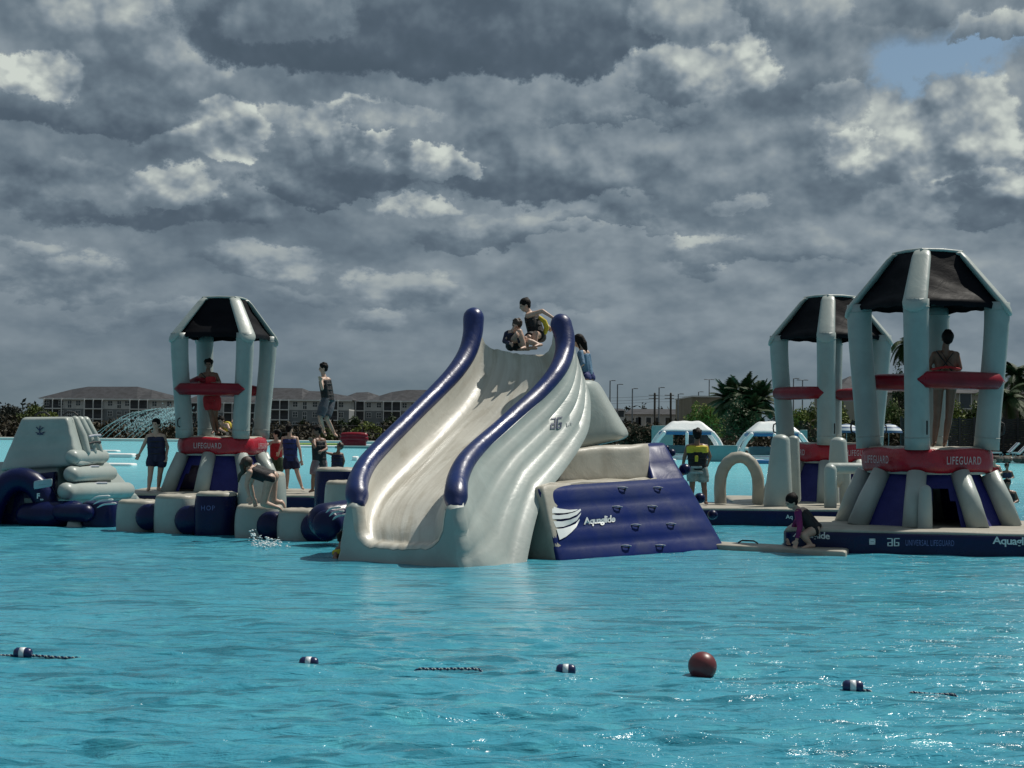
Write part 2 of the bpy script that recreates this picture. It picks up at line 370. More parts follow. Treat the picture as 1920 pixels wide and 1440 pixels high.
# ------------------------------------------------------------------ water and land
def make_water():
    # row radii chosen so that rows are about one pixel apart; fine columns ahead, coarse ones around
    rs = [2.0, 3.0, 4.0]; y = H*F/4.0
    while y > 26: y -= 1.35; rs.append(H*F/max(y, 20))
    rs += [260, 340, 450, 650, 1000]
    ang = []; a = -math.pi
    while a < math.pi-1e-6:
        ang.append(a); a += 0.0008 if -0.325 < a < 0.325 else 0.06
    rs = np.array(rs); ang = np.array(ang); nr, na = len(rs), len(ang)
    rr, aa = np.meshgrid(rs, ang, indexing='ij')
    x = rr*np.sin(aa); yy = rr*np.cos(aa); z = np.zeros_like(x)
    step = np.gradient(rs)[:, None]
    for k in range(64):
        lam = 0.14*(8.0**rng.random()); th = rng.normal(0.2, 0.5)+(math.pi if rng.random() < .25 else 0)
        kx, ky = math.sin(th)*2*math.pi/lam, math.cos(th)*2*math.pi/lam
        amp = 0.0034*lam**0.55
        att = np.clip(lam/(step*2.5)-0.6, 0, 1)
        ph = rng.random()*6.28
        z += amp*att*np.sin(kx*x+ky*yy+ph+0.9*np.sin(0.7*x*rng.random()+0.6*yy*rng.random()+ph))
    z *= (0.75+0.5*np.sin(0.31*x+1.3)*np.sin(0.23*yy))
    z[-6:] = 0
    V = np.empty((nr*na+1, 3), dtype=np.float32)
    V[:-1, 0] = x.ravel(); V[:-1, 1] = yy.ravel(); V[:-1, 2] = z.ravel(); V[-1] = 0
    i = np.arange(nr-1)[:, None]*na; j = np.arange(na)[None, :]; j2 = (j+1) % na
    q = np.stack([i+j, i+j2, i+na+j2, i+na+j], -1).reshape(-1, 4)[:, ::-1]
    tri = np.stack([np.full(na, nr*na), np.arange(na), (np.arange(na)+1) % na], -1)[:, ::-1]
    me = bpy.data.meshes.new('lagoon_water')
    nq, nt = len(q), len(tri)
    me.vertices.add(len(V)); me.vertices.foreach_set('co', V.ravel())
    me.loops.add(nq*4+nt*3); me.loops.foreach_set('vertex_index', np.concatenate([q.ravel(), tri.ravel()]).astype(np.int32))
    me.polygons.add(nq+nt)
    me.polygons.foreach_set('loop_start', np.concatenate([np.arange(nq)*4, nq*4+np.arange(nt)*3]).astype(np.int32))
    me.polygons.foreach_set('loop_total', np.concatenate([np.full(nq, 4), np.full(nt, 3)]).astype(np.int32))
    me.polygons.foreach_set('use_smooth', [True]*(nq+nt)); me.update(calc_edges=True); me.validate()
    m_ = bpy.data.materials.new('turquoise_water'); m_.use_nodes = True; t = NT(m_.node_tree); b = t.n['Principled BSDF']
    oc = t.node('ShaderNodeTexCoord').outputs['Object']
    n1 = t.noise(oc, 0.16, 5, 0.6, 0.8); n2 = t.noise(t.vec('MULTIPLY', oc, (1, 1.3, 1)), 1.7, 4, 0.6, 1.2)
    c = t.mix(t.smooth(n1, 0.35, 0.68), (.060, .315, .420), (.036, .245, .340))
    c = t.mix(t.math('MULTIPLY', t.smooth(n2, 0.50, 0.70), 0.6), c, (.085, .40, .46))  # paler refracted-light patches painted into the water colour
    n3 = t.noise(t.vec('MULTIPLY', oc, (.45, 2.2, 1)), 2.8, 5, 0.62, 0.8)
    c = t.mix(t.math('MULTIPLY', t.smooth(n3, 0.51, 0.61), 0.72), c, (.008, .115, .165))  # dark ripple streaks painted into the base colour
    sy = t.sep(oc)[1]                       # base colour lightened towards the far half of the lagoon
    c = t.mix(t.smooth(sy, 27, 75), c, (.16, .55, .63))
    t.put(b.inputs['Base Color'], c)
    b.inputs['Roughness'].default_value = 0.18; b.inputs['IOR'].default_value = 1.33; b.inputs['Specular IOR Level'].default_value = 0.5
    b0 = t.node('ShaderNodeBump'); b0.inputs['Distance'].default_value = 0.075
    t.put(b0.inputs['Height'], t.noise(t.vec('MULTIPLY', oc, (0.38, 1.7, 1)), 3.1, 4, 0.6, 0.7))
    b1 = t.node('ShaderNodeBump'); b1.inputs['Distance'].default_value = 0.040
    t.put(b1.inputs['Height'], t.noise(t.vec('MULTIPLY', oc, (0.75, 1.25, 1)), 2.2, 5, 0.62, 0.9))
    ba = t.node('ShaderNodeBump'); ba.inputs['Distance'].default_value = 0.30
    t.put(ba.inputs['Height'], t.noise(t.vec('MULTIPLY', oc, (0.22, 0.8, 1)), 0.9, 3, 0.6, 0.6))
    t.put(ba.inputs['Strength'], t.smooth(sy, 25, 60)); t.put(b0.inputs['Normal'], ba.outputs[0])
    t.put(b1.inputs['Normal'], b0.outputs[0])
    b2 = t.node('ShaderNodeBump'); b2.inputs['Distance'].default_value = 0.018
    t.put(b2.inputs['Height'], t.noise(oc, 7.5, 4, 0.65, 0.5)); t.put(b2.inputs['Normal'], b1.outputs[0])
    t.put(b.inputs['Normal'], b2.outputs[0])
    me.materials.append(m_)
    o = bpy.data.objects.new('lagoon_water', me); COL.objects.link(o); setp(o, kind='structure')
    # ground sheet below everything, out to the horizon
    g = MB(); g.add([(-4500, -4500, -1.5), (4500, -4500, -1.5), (4500, 4500, -1.5), (-4500, 4500, -1.5)], [(0, 1, 2, 3)])
    m2 = pmat('dry_ground', (.085, .08, .05), .9, .2, .05, col2=(.05, .06, .03))
    o = single('ground', g, m2, None, None, base=(0, 0, -1.5), kind='structure', smooth=False)
    # the land beyond the lagoon, with its pale rim along the water
    shore = [(-600, 230), (-200, 205), (-60, 198), (-2, 190), (12, 176), (22, 150), (27, 122), (30, 101), (36, 92), (60, 80), (140, 60), (600, 40)]
    g = MB(); n = len(shore)
    vs = [(x, y, .22) for x, y in shore]+[(1.0*x, 3500, .22) for x, y in shore]
    vs += [(x, y, -1.4) for x, y in shore]
    g.add(vs, [(i, i+1, n+i+1, n+i) for i in range(n-1)]+[(2*n+i, 2*n+i+1, i+1, i) for i in range(n-1)])
    m3 = pmat('shore_ground', (.07, .065, .045), .95, .2, .3, col2=(.045, .05, .025), fine=.4)
    single('land', g, m3, None, None, base=(0, 0, 0), kind='structure', smooth=False)
    g = MB()
    for i in range(n-1):
        a = Vector((*shore[i], 0)); b_ = Vector((*shore[i+1], 0)); d = (b_-a).normalized(); nn = Vector((-d.y, d.x, 0))
        g.add([a-nn*.7+Vector((0, 0, -.6)), b_-nn*.7+Vector((0, 0, -.6)), b_-nn*.7+Vector((0, 0, .30)), a-nn*.7+Vector((0, 0, .30)), a+nn*1.5+Vector((0, 0, .32)), b_+nn*1.5+Vector((0, 0, .32))],
              [(0, 1, 2, 3), (3, 2, 5, 4)])
    single('lagoon_rim', g, pmat('white_liner', (.72, .74, .70), .5, .05, .5), None, None, base=(0, 0, 0), kind='structure', smooth=False)
    return o
make_water()

# ------------------------------------------------------------------ lettering
_tx = {}
def text2d(s, bold=0.0, spacing=1.0, shear=0.0):
    """outline of a word as flat triangles in the unit box"""
    key = (s, bold, spacing, shear)
    if key in _tx: return _tx[key]
    c = bpy.data.curves.new('t', 'FONT'); c.body = s; c.size = 1; c.offset = bold; c.space_character = spacing; c.shear = shear; c.resolution_u = 3; c.fill_mode = 'BOTH'
    o = bpy.data.objects.new('t', c); COL.objects.link(o)
    dg = bpy.context.evaluated_depsgraph_get(); me = bpy.data.meshes.new_from_object(o.evaluated_get(dg))
    V = [(v.co.x, v.co.y) for v in me.vertices]; Fc = [tuple(p.vertices) for p in me.polygons]
    bpy.data.objects.remove(o); bpy.data.curves.remove(c); bpy.data.meshes.remove(me)
    x0 = min(v[0] for v in V); x1 = max(v[0] for v in V); y0 = min(v[1] for v in V); y1 = max(v[1] for v in V)
    V = [((x-x0)/(x1-x0), (y-y0)/(y1-y0)) for x, y in V]
    _tx[key] = (V, Fc); return _tx[key]
def strokes2d(lines, w=0.09):
    V = []; Fc = []
    for (x0, y0, x1, y1) in lines:
        d = Vector((x1-x0, y1-y0)).normalized(); n = Vector((-d.y, d.x))*w; e = d*w
        o = len(V)
        for p in ((x0-e.x-n.x, y0-e.y-n.y), (x1+e.x-n.x, y1+e.y-n.y), (x1+e.x+n.x, y1+e.y+n.y), (x0-e.x+n.x, y0-e.y+n.y)): V.append(p)
        Fc.append((o, o+1, o+2, o+3))
    return V, Fc
LOGO = strokes2d([(.02, .95, .40, .95), (.40, .95, .40, .05), (.40, .05, .05, .05), (.05, .05, .05, .45), (.05, .45, .28, .45),
                  (.98, .95, .60, .95), (.60, .95, .60, .05), (.60, .05, .95, .05), (.95, .05, .95, .45), (.95, .45, .76, .45)], .055)
def bvh(mb): return BVHTree.FromPolygons([tuple(p) for p in mb.v], mb.f)
def decal(shape, quad, tree, off=0.006, d0=None):
    """lay a flat outline onto the surface it is printed on. quad = 4 pixel corners BL BR TR TL seen on that surface"""
    V, Fc = shape; out = MB(); vs = []; last = None
    for (u, v) in V:
        x = (quad[0][0]*(1-u)+quad[1][0]*u)*(1-v)+(quad[3][0]*(1-u)+quad[2][0]*u)*v
        y = (quad[0][1]*(1-u)+quad[1][1]*u)*(1-v)+(quad[3][1]*(1-u)+quad[2][1]*u)*v
        D = (U(x, y, 10)-CAM).normalized()
        h, n, i, dist = tree.ray_cast(CAM, D)
        if h is None: h = last or U(x, y, d0 or 25); n = -D
        if n.dot(D) > 0: n = -n
        last = h; vs.append(h+n*off)
    out.add(vs, Fc); return out
def on_plane(shape, o, ux, uy, w, h):
    """outline in the plane through o (its lower left) along ux, uy"""
    V, Fc = shape; m_ = MB(); m_.add([Vector(o)+Vector(ux)*(w*u)+Vector(uy)*(h*v) for u, v in V], Fc); return m_

# ------------------------------------------------------------------ lifeguard tower
def pol(r, deg, z): return Vector((r*math.sin(R(deg)), -r*math.cos(R(deg)), z))
def chamf(a, ch, n=5):
    """outline of a square with chamfered, rounded corners; corners at 0,90,.. degrees (toward the viewer first)"""
    pts = []
    for k in range(4):
        c = pol(a*math.sqrt(2), 90*k, 0)
        d1 = (pol(a*math.sqrt(2), 90*k-90, 0)-c).normalized(); d2 = (pol(a*math.sqrt(2), 90*k+90, 0)-c).normalized()
        p1 = c+d1*ch; p2 = c+d2*ch
        for i in range(n+1):
            t = i/n; pts.append(p1*(1-t)**2+c*2*t*(1-t)*0.6+p2*t*t+(p1+p2)*0.5*(2*t*(1-t))*0.4)
    # side midpoints for puffiness
    out = []
    for i, p in enumerate(pts):
        out.append(p); q = pts[(i+1) % len(pts)]
        if (p-q).length > 0.5:
            for f in (.2, .4, .6, .8): out.append(p.lerp(q, f)+(p+q).normalized()*0.02*math.sin(f*math.pi)+Vector((0, 0, 0)))
    return out
def tower(name, label, cx, cy, phase, bars, door, ring_wobble=0):
    t = thing(name, label, 'lifeguard tower', (cx, cy, 0), R(phase), 'inflatable lifeguard towers on the lagoon')
    P = lambda n, mb, mat, **k: part(n, mb, mat, t, world=False, **k)
    # legs
    for k in range(8):
        a = 45*k; b0 = pol(1.22, a, .30); b1 = pol(.90 if k % 2 == 0 else .79, a, 1.09)
        P('leg', tube(MB(), [b0, b0.lerp(b1, .5)+pol(.02, a, 0), b1], [.155, .15, .14], 16, cap=False), M_GREY)
    P('foot_post', tube(MB(), [pol(1.34, 8, .25), pol(1.32, 8, .62), pol(1.29, 8, .86)], [.105, .10, .085], 14), M_GREY)
    for k in range(8):
        a0, a1 = 45*k+3, 45*k+42
        mb = MB()
        def quad(u0, u1, v0, v1, n=6):
            vs = []; fs = []
            for i in range(n+1):
                for j in range(n+1):
                    u = u0+(u1-u0)*i/n; v = v0+(v1-v0)*j/n
                    p = pol(1.13, a0, .30).lerp(pol(1.13, a1, .30), u).lerp(pol(.76, a0, 1.1).lerp(pol(.76, a1, 1.1), u), v)
                    vs.append(p-pol(.02*math.sin(u*math.pi)*math.sin(v*math.pi), (a0+a1)/2, 0))
            for i in range(n):
                for j in range(n):
                    q = i*(n+1)+j; fs.append((q, q+n+1, q+n+2, q+1))
            mb.add(vs, fs)
        if 45*k % 360 in door:
            quad(0, .18, 0, 1, 4); quad(.82, 1, 0, 1, 4); quad(.18, .82, .72, 1, 4); quad(.18, .3, .5, .72, 3); quad(.7, .82, .5, .72, 3)
        else: quad(0, 1, 0, 1)
        P('fabric_panel', mb, M_PANEL)
    # red ring with a puffy profile
    prof = [(1.10, -.05), (1.115, -.005), (1.15, .022), (1.22, .036), (1.30, .036), (1.38, .024), (1.43, .0), (1.45, -.05), (1.455, -.12)]
    out = chamf(.80, .42); nn = len(out); mb = MB(); vs = []
    for (z, o) in prof:
        for i, p in enumerate(out):
            d = p.normalized(); w = .010*math.sin(i*1.9+z*9)+.006*math.sin(i*3.7)
            vs.append(p+d*(o+w)+Vector((0, 0, z+.012*math.sin(i*.9+cx))))
    fs = [(a*nn+i, a*nn+(i+1) % nn, (a+1)*nn+(i+1) % nn, (a+1)*nn+i) for a in range(len(prof)-1) for i in range(nn)]
    mb.add(vs, fs); ring = P('red_ring', mb, M_RED); 
    # white lower hem and the deck
    mb = MB(); mb.add([p+p.normalized()*(-.045)+Vector((0, 0, 1.075)) for p in out]+[p+p.normalized()*(-.03)+Vector((0, 0, 1.112)) for p in out], [(i, (i+1) % nn, nn+(i+1) % nn, nn+i) for i in range(nn)])
    P('ring_hem', mb, M_GREY)
    mb = MB(); dk = []
    for s_, z in ((.99, 1.435), (.95, 1.465), (.80, 1.475), (.5, 1.468), (.2, 1.462)): dk += [Vector((p.x*s_*.96, p.y*s_*.96, z+.006*math.sin(i*2.1))) for i, p in enumerate(out)]
    mb.add(dk, [(a*nn+i, a*nn+(i+1) % nn, (a+1)*nn+(i+1) % nn, (a+1)*nn+i) for a in range(4) for i in range(nn)]+[tuple(4*nn+i for i in range(nn))])
    mb.add([Vector((p.x*.9, p.y*.9, 1.12)) for p in out], [tuple(range(nn))[::-1]])
    P('deck', mb, M_BEIGE)
    # posts, ribs, canopy
    for k in range(4):
        a = 90*k
        pts = [pol(.86, a, 1.44), pol(.90, a, 2.0), pol(.955, a, 2.6), pol(1.0, a, 3.2), pol(1.01, a, 3.60)]
        mb = tube(MB(), crom(pts, 14), [.185, .18, .178, .176, .176, .176, .176, .176, .176, .178, .18, .182, .184, .184], 18, cap=False)
        po = P('post', mb, M_POST)
        hm = MB()
        for z in (1.75,):
            c = pol(.89+.17, a+9, z)
            tube(hm, [c+Vector((0, 0, -.09)), c+pol(.04, a+9, -.07), c+pol(.05, a+9, 0), c+pol(.04, a+9, .07), c+Vector((0, 0, .09))], .014, 6)
        part('grip', hm, M_STRAP, po, world=False)
        pts = [pol(1.115, a, 3.55), pol(1.09, a, 3.59), pol(.94, a, 3.775), pol(.56, a, 4.245), pol(.49, a, 4.325), pol(.36, a, 4.335)]
        P('roof_rib', tube(MB(), pts, [.180, .175, .165, .140, .120, .09], 16, flat=.36, ref=pol(1, a, 0)), M_GREY)
        b0 = a; b1 = a+90
        A0, A1 = pol(1.15, b0, 3.565), pol(1.15, b1, 3.565); T0, T1 = pol(.52, b0, 4.35), pol(.52, b1, 4.35)
        mb = MB(); vs = []; fs = []; n = 14
        for j in range(n+1):
            for i in range(n+1):
                u = i/n; v = j/n; p = A0.lerp(A1, u).lerp(T0.lerp(T1, u), v)
                sag = -.06*math.sin(u*math.pi)*math.sin(v*math.pi)+.012*math.sin(u*9+v*14+k)*math.sin(v*math.pi)
                vs.append(p+pol(sag*.5, (b0+b1)/2, sag*.8)+Vector((0, 0, .02*(1-v)*math.sin(u*math.pi))))
        for j in range(n):
            for i in range(n): q = j*(n+1)+i; fs.append((q, q+1, q+n+2, q+n+1))
        for i in range(n+1):   # valance
            p = vs[i]; vs.append(p+Vector((0, 0, -.07-.012*math.sin(i*1.7)))-pol(.015, (b0+b1)/2, 0))
        o_ = (n+1)*(n+1)
        for i in range(n): fs.append((o_+i, o_+i+1, i+1, i))
        mb.add(vs, fs); P('roof_panel', mb, M_BLACK)
    mb = MB(); mb.add([pol(.52, 0, 4.35), pol(.52, 90, 4.35), pol(.52, 180, 4.35), pol(.52, 270, 4.35), Vector((0, 0, 4.37))], [(0, 1, 4), (1, 2, 4), (2, 3, 4), (3, 0, 4)])
    P('roof_top', mb, M_BLACK)
    for k in range(4):
        P('roof_edge', tube(MB(), [pol(.50, 90*k, 4.36), pol(.37, 90*k+45, 4.37), pol(.50, 90*k+90, 4.36)], .024, 8), M_GREY)
    for (a, pointed, rr) in bars:
        c = pol(rr, a, 2.44); d = pol(1, a+90, 0)
        L = .76 if pointed else .56
        pts = [c-d*L, c-d*(L-.13), c-d*.3, c, c+d*.3, c+d*(L-.13), c+d*L]
        rad = [.012, .118, .128, .132, .128, .118, .012] if pointed else [.08, .118, .128, .132, .128, .118, .08]
        P('guard_bar', tube(MB(), pts, rad, 16, cap=False), M_DRED)
    # the word on each side
    for k in range(4):
        a = 45+90*k; c = pol(.888, a, 1.225); ux = pol(1, a+90, 0)
        P('lettering', on_plane(text2d('LIFEGUARD', .012, 1.18), c-ux*.30, ux, Vector((0, 0, 1)), .60, .115), M_WHT2)
    return t
def platform(parent, c8, r=.12, top_h=None, name='float_base', n=14, amp=.02):
    """blue sided float with a puffed beige top"""
    mb = hexa(MB(), c8, r, n)
    s_ = part(name, mb, M_NAVY, parent)
    zt = c8[4].z; cen = sum((p for p in c8[4:]), Vector())/4
    top = []
    for i, p in enumerate(c8[4:]):
        q = cen+(p-cen)*.985; top.append(q)
    b8 = [Vector((p.x, p.y, zt-.045)) for p in top]+[Vector((p.x, p.y, zt+.035)) for p in top]
    def mod(p): return (p[0], p[1], p[2]+(amp*20*math.sin(p[0]*9+p[1]*3)*math.sin(p[1]*7))*.35*(1 if p[2] > 0 else 0))
    mt = hexa(MB(), b8, (.05, .05, .9), 22, mod)
    part('deck_top', mt, M_BEIGE, parent)
    return mb, mt
def rotbox(cx, cy, hx, hy, z0, z1, deg):
    c, s_ = math.cos(R(deg)), math.sin(R(deg)); o = []
    for k in range(8):
        x = hx if k & 1 else -hx; y = hy if k & 2 else -hy
        o.append(Vector((cx+x*c-y*s_, cy+x*s_+y*c, z1 if k & 4 else z0)))
    return o

tn = tower('lifeguard_tower', 'nearest and tallest lifeguard tower, at the right edge, black canopy over a red LIFEGUARD ring', 6.178, 25.4, -22.5, [(45, True, .82), (-135, False, .66)], (0,))
b8 = rotbox(6.10, 25.2, 1.95, 1.75, -.25, .30, -13)
mb, _ = platform(tn, b8)
tr = bvh(mb)
for s_, q, mt in ((text2d('Aquaglide', .02, .92), [(1487, 1010), (1556, 1015), (1556, 999), (1487, 994)], M_WHITE), (text2d('Aquaglide', .02, .92), [(1861, 1024), (1945, 1028), (1945, 1008), (1861, 1006)], M_WHITE),
                  (LOGO, [(1664, 1024), (1686, 1024), (1686, 1009), (1664, 1009)], M_WHITE), (strokes2d([(.1, .1, .9, .1), (.9, .1, .9, .9), (.9, .9, .1, .9), (.1, .9, .1, .1), (.35, .35, .65, .35), (.35, .65, .65, .65)], .12), [(1630, 1021), (1641, 1021), (1641, 1010), (1630, 1010)], M_WHITE),
                  (text2d('UNIVERSAL LIFEGUARD', .0, 1.05), [(1698, 1023), (1789, 1024), (1789, 1013), (1698, 1012)], M_FAINT)):
    part('lettering', decal(s_, q, tr, .008), mt, tn)
tm = tower('lifeguard_tower', 'lifeguard tower partly hidden behind the nearest one, with tapered posts in front of it', 6.316, 33.9, -14.7, [(-45, True, .82), (135, False, .66)], (180,))
platform(tm, rotbox(6.35, 34.1, 2.0, 1.8, -.25, .30, -3))
tl = tower('lifeguard_tower', 'lifeguard tower on the left half with a person in red shorts on its deck', -6.045, 35.8, 34, [(-45, True, .84), (135, False, .66)], (270, 90, 135))
mbl, _ = platform(tl, rotbox(-5.9, 35.8, 2.15, 1.75, -.25, .30, -2))
# ------------------------------------------------------------------ the big slide
def slide():
    st = [  # left rail centre px, right rail centre px, distances of both
        (888, 598, 1052, 610, 25.2, 24.7), (886, 629, 1059, 637, 25.1, 24.6), (876, 664, 1057, 668, 24.9, 24.4), (854, 699, 1042, 703, 24.55, 24.0),
        (822, 734, 1009, 742, 24.15, 23.6), (787, 769, 970, 777, 23.7, 23.1), (752, 804, 931, 812, 23.25, 22.6), (717, 839, 896, 843, 22.8, 22.1),
        (689, 870, 872, 870, 22.4, 21.65), (674, 898, 859, 898, 22.05, 21.3), (669, 921, 855, 923, 21.8, 21.0), (671, 946, 854, 950, 21.6, 20.8)]
    zbr = [2.5, 2.25, 2.0, 1.66, 1.36, 1.04, .78, .25, -.3, -.35, -.35, -.35]
    outw = [.16, .22, .28, .36, .45, .50, .55, .66, .74, .66, .42, .16]
    N = 60
    L = crom([U(a, b, d) for a, b, _, _, d, _ in st], N); Rr = crom([U(a, b, d) for _, _, a, b, _, d in st], N)
    def it(arr, i):
        t = i/(N-1)*(len(arr)-1); k = min(int(t), len(arr)-2); f = t-k; return arr[k]*(1-f)+arr[k+1]*f
    def outer_profile(i):
        """2-D outline (a across, z) of the body at station i, clockwise from left bottom"""
        pl, pr = L[i], Rr[i]; s = Vector((pr.x-pl.x, pr.y-pl.y, 0)); Wd = s.length; s /= Wd
        zb = it(zbr, i); ow = it(outw, i); dp = .45
        pts = []
        def P(a, z): pts.append((a, z))
        zl, zr = pl.z, pr.z
        nq = 20; kt = 4
        for q in range(nq+1):       # left outer wall, bottom -> top
            v = 1-q/nq; z = (zl-.10)+(zb-(zl-.10))*v
            a = -.13-min(ow, .22)*v**1.2-.020*abs(math.sin(v*kt*math.pi))**.38
            P(a, z)
        for (a, z) in ((-.12, .0), (-.08, .03), (0, .05), (.06, .03), (.10, -.03)): P(a, zl+z)
        for (a, z) in ((.125, -.15), (.14, -.28), (.19, -.38), (.27, -.44)): P(a, zl+z)
        zc = (zl+zr)/2
        for q in range(13):
            u = q/12; a = .33+(Wd-.66)*u; P(a, (zl*(1-u)+zr*u)-.465-.02*math.sin(u*math.pi)+.022*abs(math.sin(u*5*math.pi))**.7)
        for (a, z) in ((.27, -.44), (.19, -.38), (.14, -.28), (.125, -.15)): P(Wd-a, zr+z)
        for (a, z) in ((.10, -.03), (.06, .03), (0, .05), (-.08, .03), (-.12, .0)): P(Wd-a, zr+z)
        for q in range(nq+1):
            v = q/nq; z = (zr-.10)+(zb-(zr-.10))*v
            a = Wd+.13+ow*v**1.2+.022*abs(math.sin(v*kt*math.pi))**.38
            P(a, z)
        return pts, pl, s
    secs = []; chan = []
    nL = 21+5; nC0 = nL-1; nC1 = nL+4+13+4
    for i in range(N):
        pts, pl, s = outer_profile(i)
        sec = [Vector((pl.x, pl.y, 0))+s*a+Vector((0, 0, z)) for a, z in pts]
        secs.append(sec); chan.append([p+Vector((0, 0, .010)) for p in sec[nC0:nC1+1]])
    # rounded front: push forward and shrink the outline
    pts, pl, s = outer_profile(N-1); f = Vector((s.y, -s.x, 0))
    n = len(pts)
    ctr_n = []
    for k in range(n):
        a = Vector((*pts[k-1], 0)); b = Vector((*pts[(k+1) % n], 0)); d = (b-a)
        nn = Vector((-d.y, d.x, 0)).normalized() if d.length > 1e-9 else Vector((0, 0, 0)); ctr_n.append(-nn)
    # signed area decides the inward side
    A = sum(pts[k][0]*pts[(k+1) % n][1]-pts[(k+1) % n][0]*pts[k][1] for k in range(n))
    sg = 1 if A < 0 else -1
    for fo, sh in ((.06, .008), (.11, .025), (.145, .05), (.16, .075)):
        sec = []
        for k, (a, z) in enumerate(pts):
            sec.append(Vector((pl.x, pl.y, 0))+s*(a+sg*ctr_n[k].x*sh)+f*fo+Vector((0, 0, z+sg*ctr_n[k].y*sh)))
        secs.append(sec)
    for sec in secs[N:]: chan.append([p+Vector((0, 0, .010))+f*.004 for p in sec[nC0:nC1+1]])
    body = MB(); vs = [p for sec in secs for p in sec]; fs = []
    for i in range(len(secs)-1):
        for k in range(n):
            k2 = (k+1) % n; fs.append((i*n+k, i*n+k2, (i+1)*n+k2, (i+1)*n+k))
    fs.append(tuple(range(n))); o_ = (len(secs)-1)*n; 
    body.add(vs, fs)
    # front face filled strip-wise between bottom and the U outline (no concave n-gon)
    last = secs[-1]
    from mathutils.geometry import tessellate_polygon
    flat = [Vector(((p-last[0]).dot(s), p.z, 0)) for p in last]
    body.add(last, [tuple(q) for q in tessellate_polygon([flat])])
    t = thing('inflatable_slide', 'tall grey and blue inflatable water slide curving down to the water in the middle', 'water slide', (X(830, 21.5), 21.6, 0))
    part('slide_body', body, M_GREY, t, smooth=45)
    ch = MB(); nc = len(chan[0]); ch.add([p for c in chan for p in c], [(i*nc+k, i*nc+k+1, (i+1)*nc+k+1, (i+1)*nc+k) for i in range(len(chan)-1) for k in range(nc-1)])
    bed = part('slide_channel', ch, M_BED, t)
    at = bed.data.attributes.new('run', 'FLOAT_VECTOR', 'POINT'); at.data.foreach_set('vector', np.array([(k/nc, i*.09, 0.0) for i in range(len(chan)) for k in range(nc)], dtype=np.float32).ravel())
    for side in (L, Rr):
        rail = [p.copy()+Vector((0, 0, .015)) for p in side]
        rr = [.118+.038*abs(2*i/(N-1)-1)**1.6 for i in range(N)]
        for q, k_ in enumerate((.62, .80, .92)): rr[-1-q] *= k_
        part('side_rail', tube(MB(), rail, rr, 20), M_BLUE, t)
    # tower block behind the channel top, carrying the start platform
    mb = MB(); hexa(mb, quadbox(U(962, 800, 25.3), U(1078, 800, 25.0), U(1078, 664, 25.0), U(925, 664, 25.35), (.1, 1.5, 0)), (.15, .2, .12), 10)
    hexa(mb, quadbox(U(1000, 1000, 24.4), U(1150, 1000, 25.4), U(1120, 800, 25.6), U(1000, 800, 25.0), (.0, 1.2, 0)), .2, 8)
    part('tower_block', mb, M_BEIGE, t)
    mb = hexa(MB(), quadbox(U(1030, 856, 24.7), U(1170, 822, 25.3), U(1112, 712, 25.3), U(1068, 712, 24.9), (.15, 1.0, .0)), (.28, .35, .28), 12,
              lambda p: (p[0]+(.05*(1-p[2]) if p[0] > 0 else 0), p[1], p[2]))
    part('fin', mb, M_GREY, t)
    mb = hexa(MB(), quadbox(U(985, 914, 23.3), U(1232, 903, 24.95), U(1208, 830, 25.0), U(1000, 846, 23.45), (.35, 1.3, 0)), (.13, .3, .3), 16,
              lambda p: (p[0], p[1]-.04*math.sin((p[0]+1)*4)*(1 if p[1] < 0 else 0), p[2]+(.05*math.sin(p[0]*5.5+1) if p[2] > 0 else 0)))
    part('side_cushion', mb, M_BEIGE, t)
    mb = hexa(MB(), quadbox(U(1012, 1056, 22.2), U(1235, 1040, 24.3), U(1232, 896, 24.75), U(1006, 907, 22.3), (.55, 1.6, 0)), (.06, .1, .12), 10,
              lambda p: (p[0], p[1], p[2]+(.03*math.sin(p[0]*14) if p[2] > 0 else 0)))
    part('base_block', mb, M_BEIGE, t)
    # blue climbing wall, quilted in level tubes
    def quilt(k, amp):
        def f_(p):
            if p[1] < 0:
                g = abs(math.sin((p[2]+1)/2*k*math.pi))**.55
                return (p[0], p[1]-amp*g*(1-p[0]**8)+amp+.02*math.sin(p[0]*6+p[2]*5)*amp*6, p[2])
            return p
        return f_
    wall = MB()
    hexa(wall, quadbox(U(1046, 1062, 21.75), U(1368, 1036, 24.3), U(1288, 896, 25.0), U(1009, 914, 22.15), (-.12, .7, 0)), (.05, .35, .12), 30, quilt(4, .10))
    hexa(wall, quadbox(U(1224, 916, 24.55), U(1296, 914, 25.0), U(1248, 830, 25.5), U(1206, 834, 25.2), (-.12, .6, 0)), (.16, .35, .12), 18, quilt(2, .07))
    cw = part('climbing_wall', wall, M_WALL, t); tr = bvh(wall)
    mb = hexa(MB(), quadbox(U(984, 1062, 22.25), U(1052, 1062, 21.8), U(1018, 908, 22.2), U(974, 916, 22.5), (.45, .8, 0)), (.3, .3, .15), 12,
              lambda p: (p[0], p[1]-.05*(1-p[2]*p[2]) if p[1] < 0 else p[1], p[2]))
    part('end_panel', mb, M_BEIGE, t)
    for (hx, hy) in ((1165, 915), (1231, 915), (1155, 951), (1221, 950), (1190, 985), (1256, 983), (1172, 1024), (1236, 1023)):
        D = (U(hx, hy, 10)-CAM).normalized(); h, n_, _, _ = tr.ray_cast(CAM, D)
        if h is None: continue
        if n_.dot(D) > 0: n_ = -n_
        a = Vector((.7, .6, -.12)).normalized(); n2 = Vector((n_.x, n_.y, n_.z*.3)).normalized()
        g = MB(); pts = [h-a*.07, h-a*.055+n2*.05, h+n2*.06, h+a*.055+n2*.05, h+a*.07]
        tube(g, pts, .015, 8, flat=.5)
        hd = part('handle', g, M_HAND, cw)
        g = MB(); q = h-Vector((0, 0, .06)); 
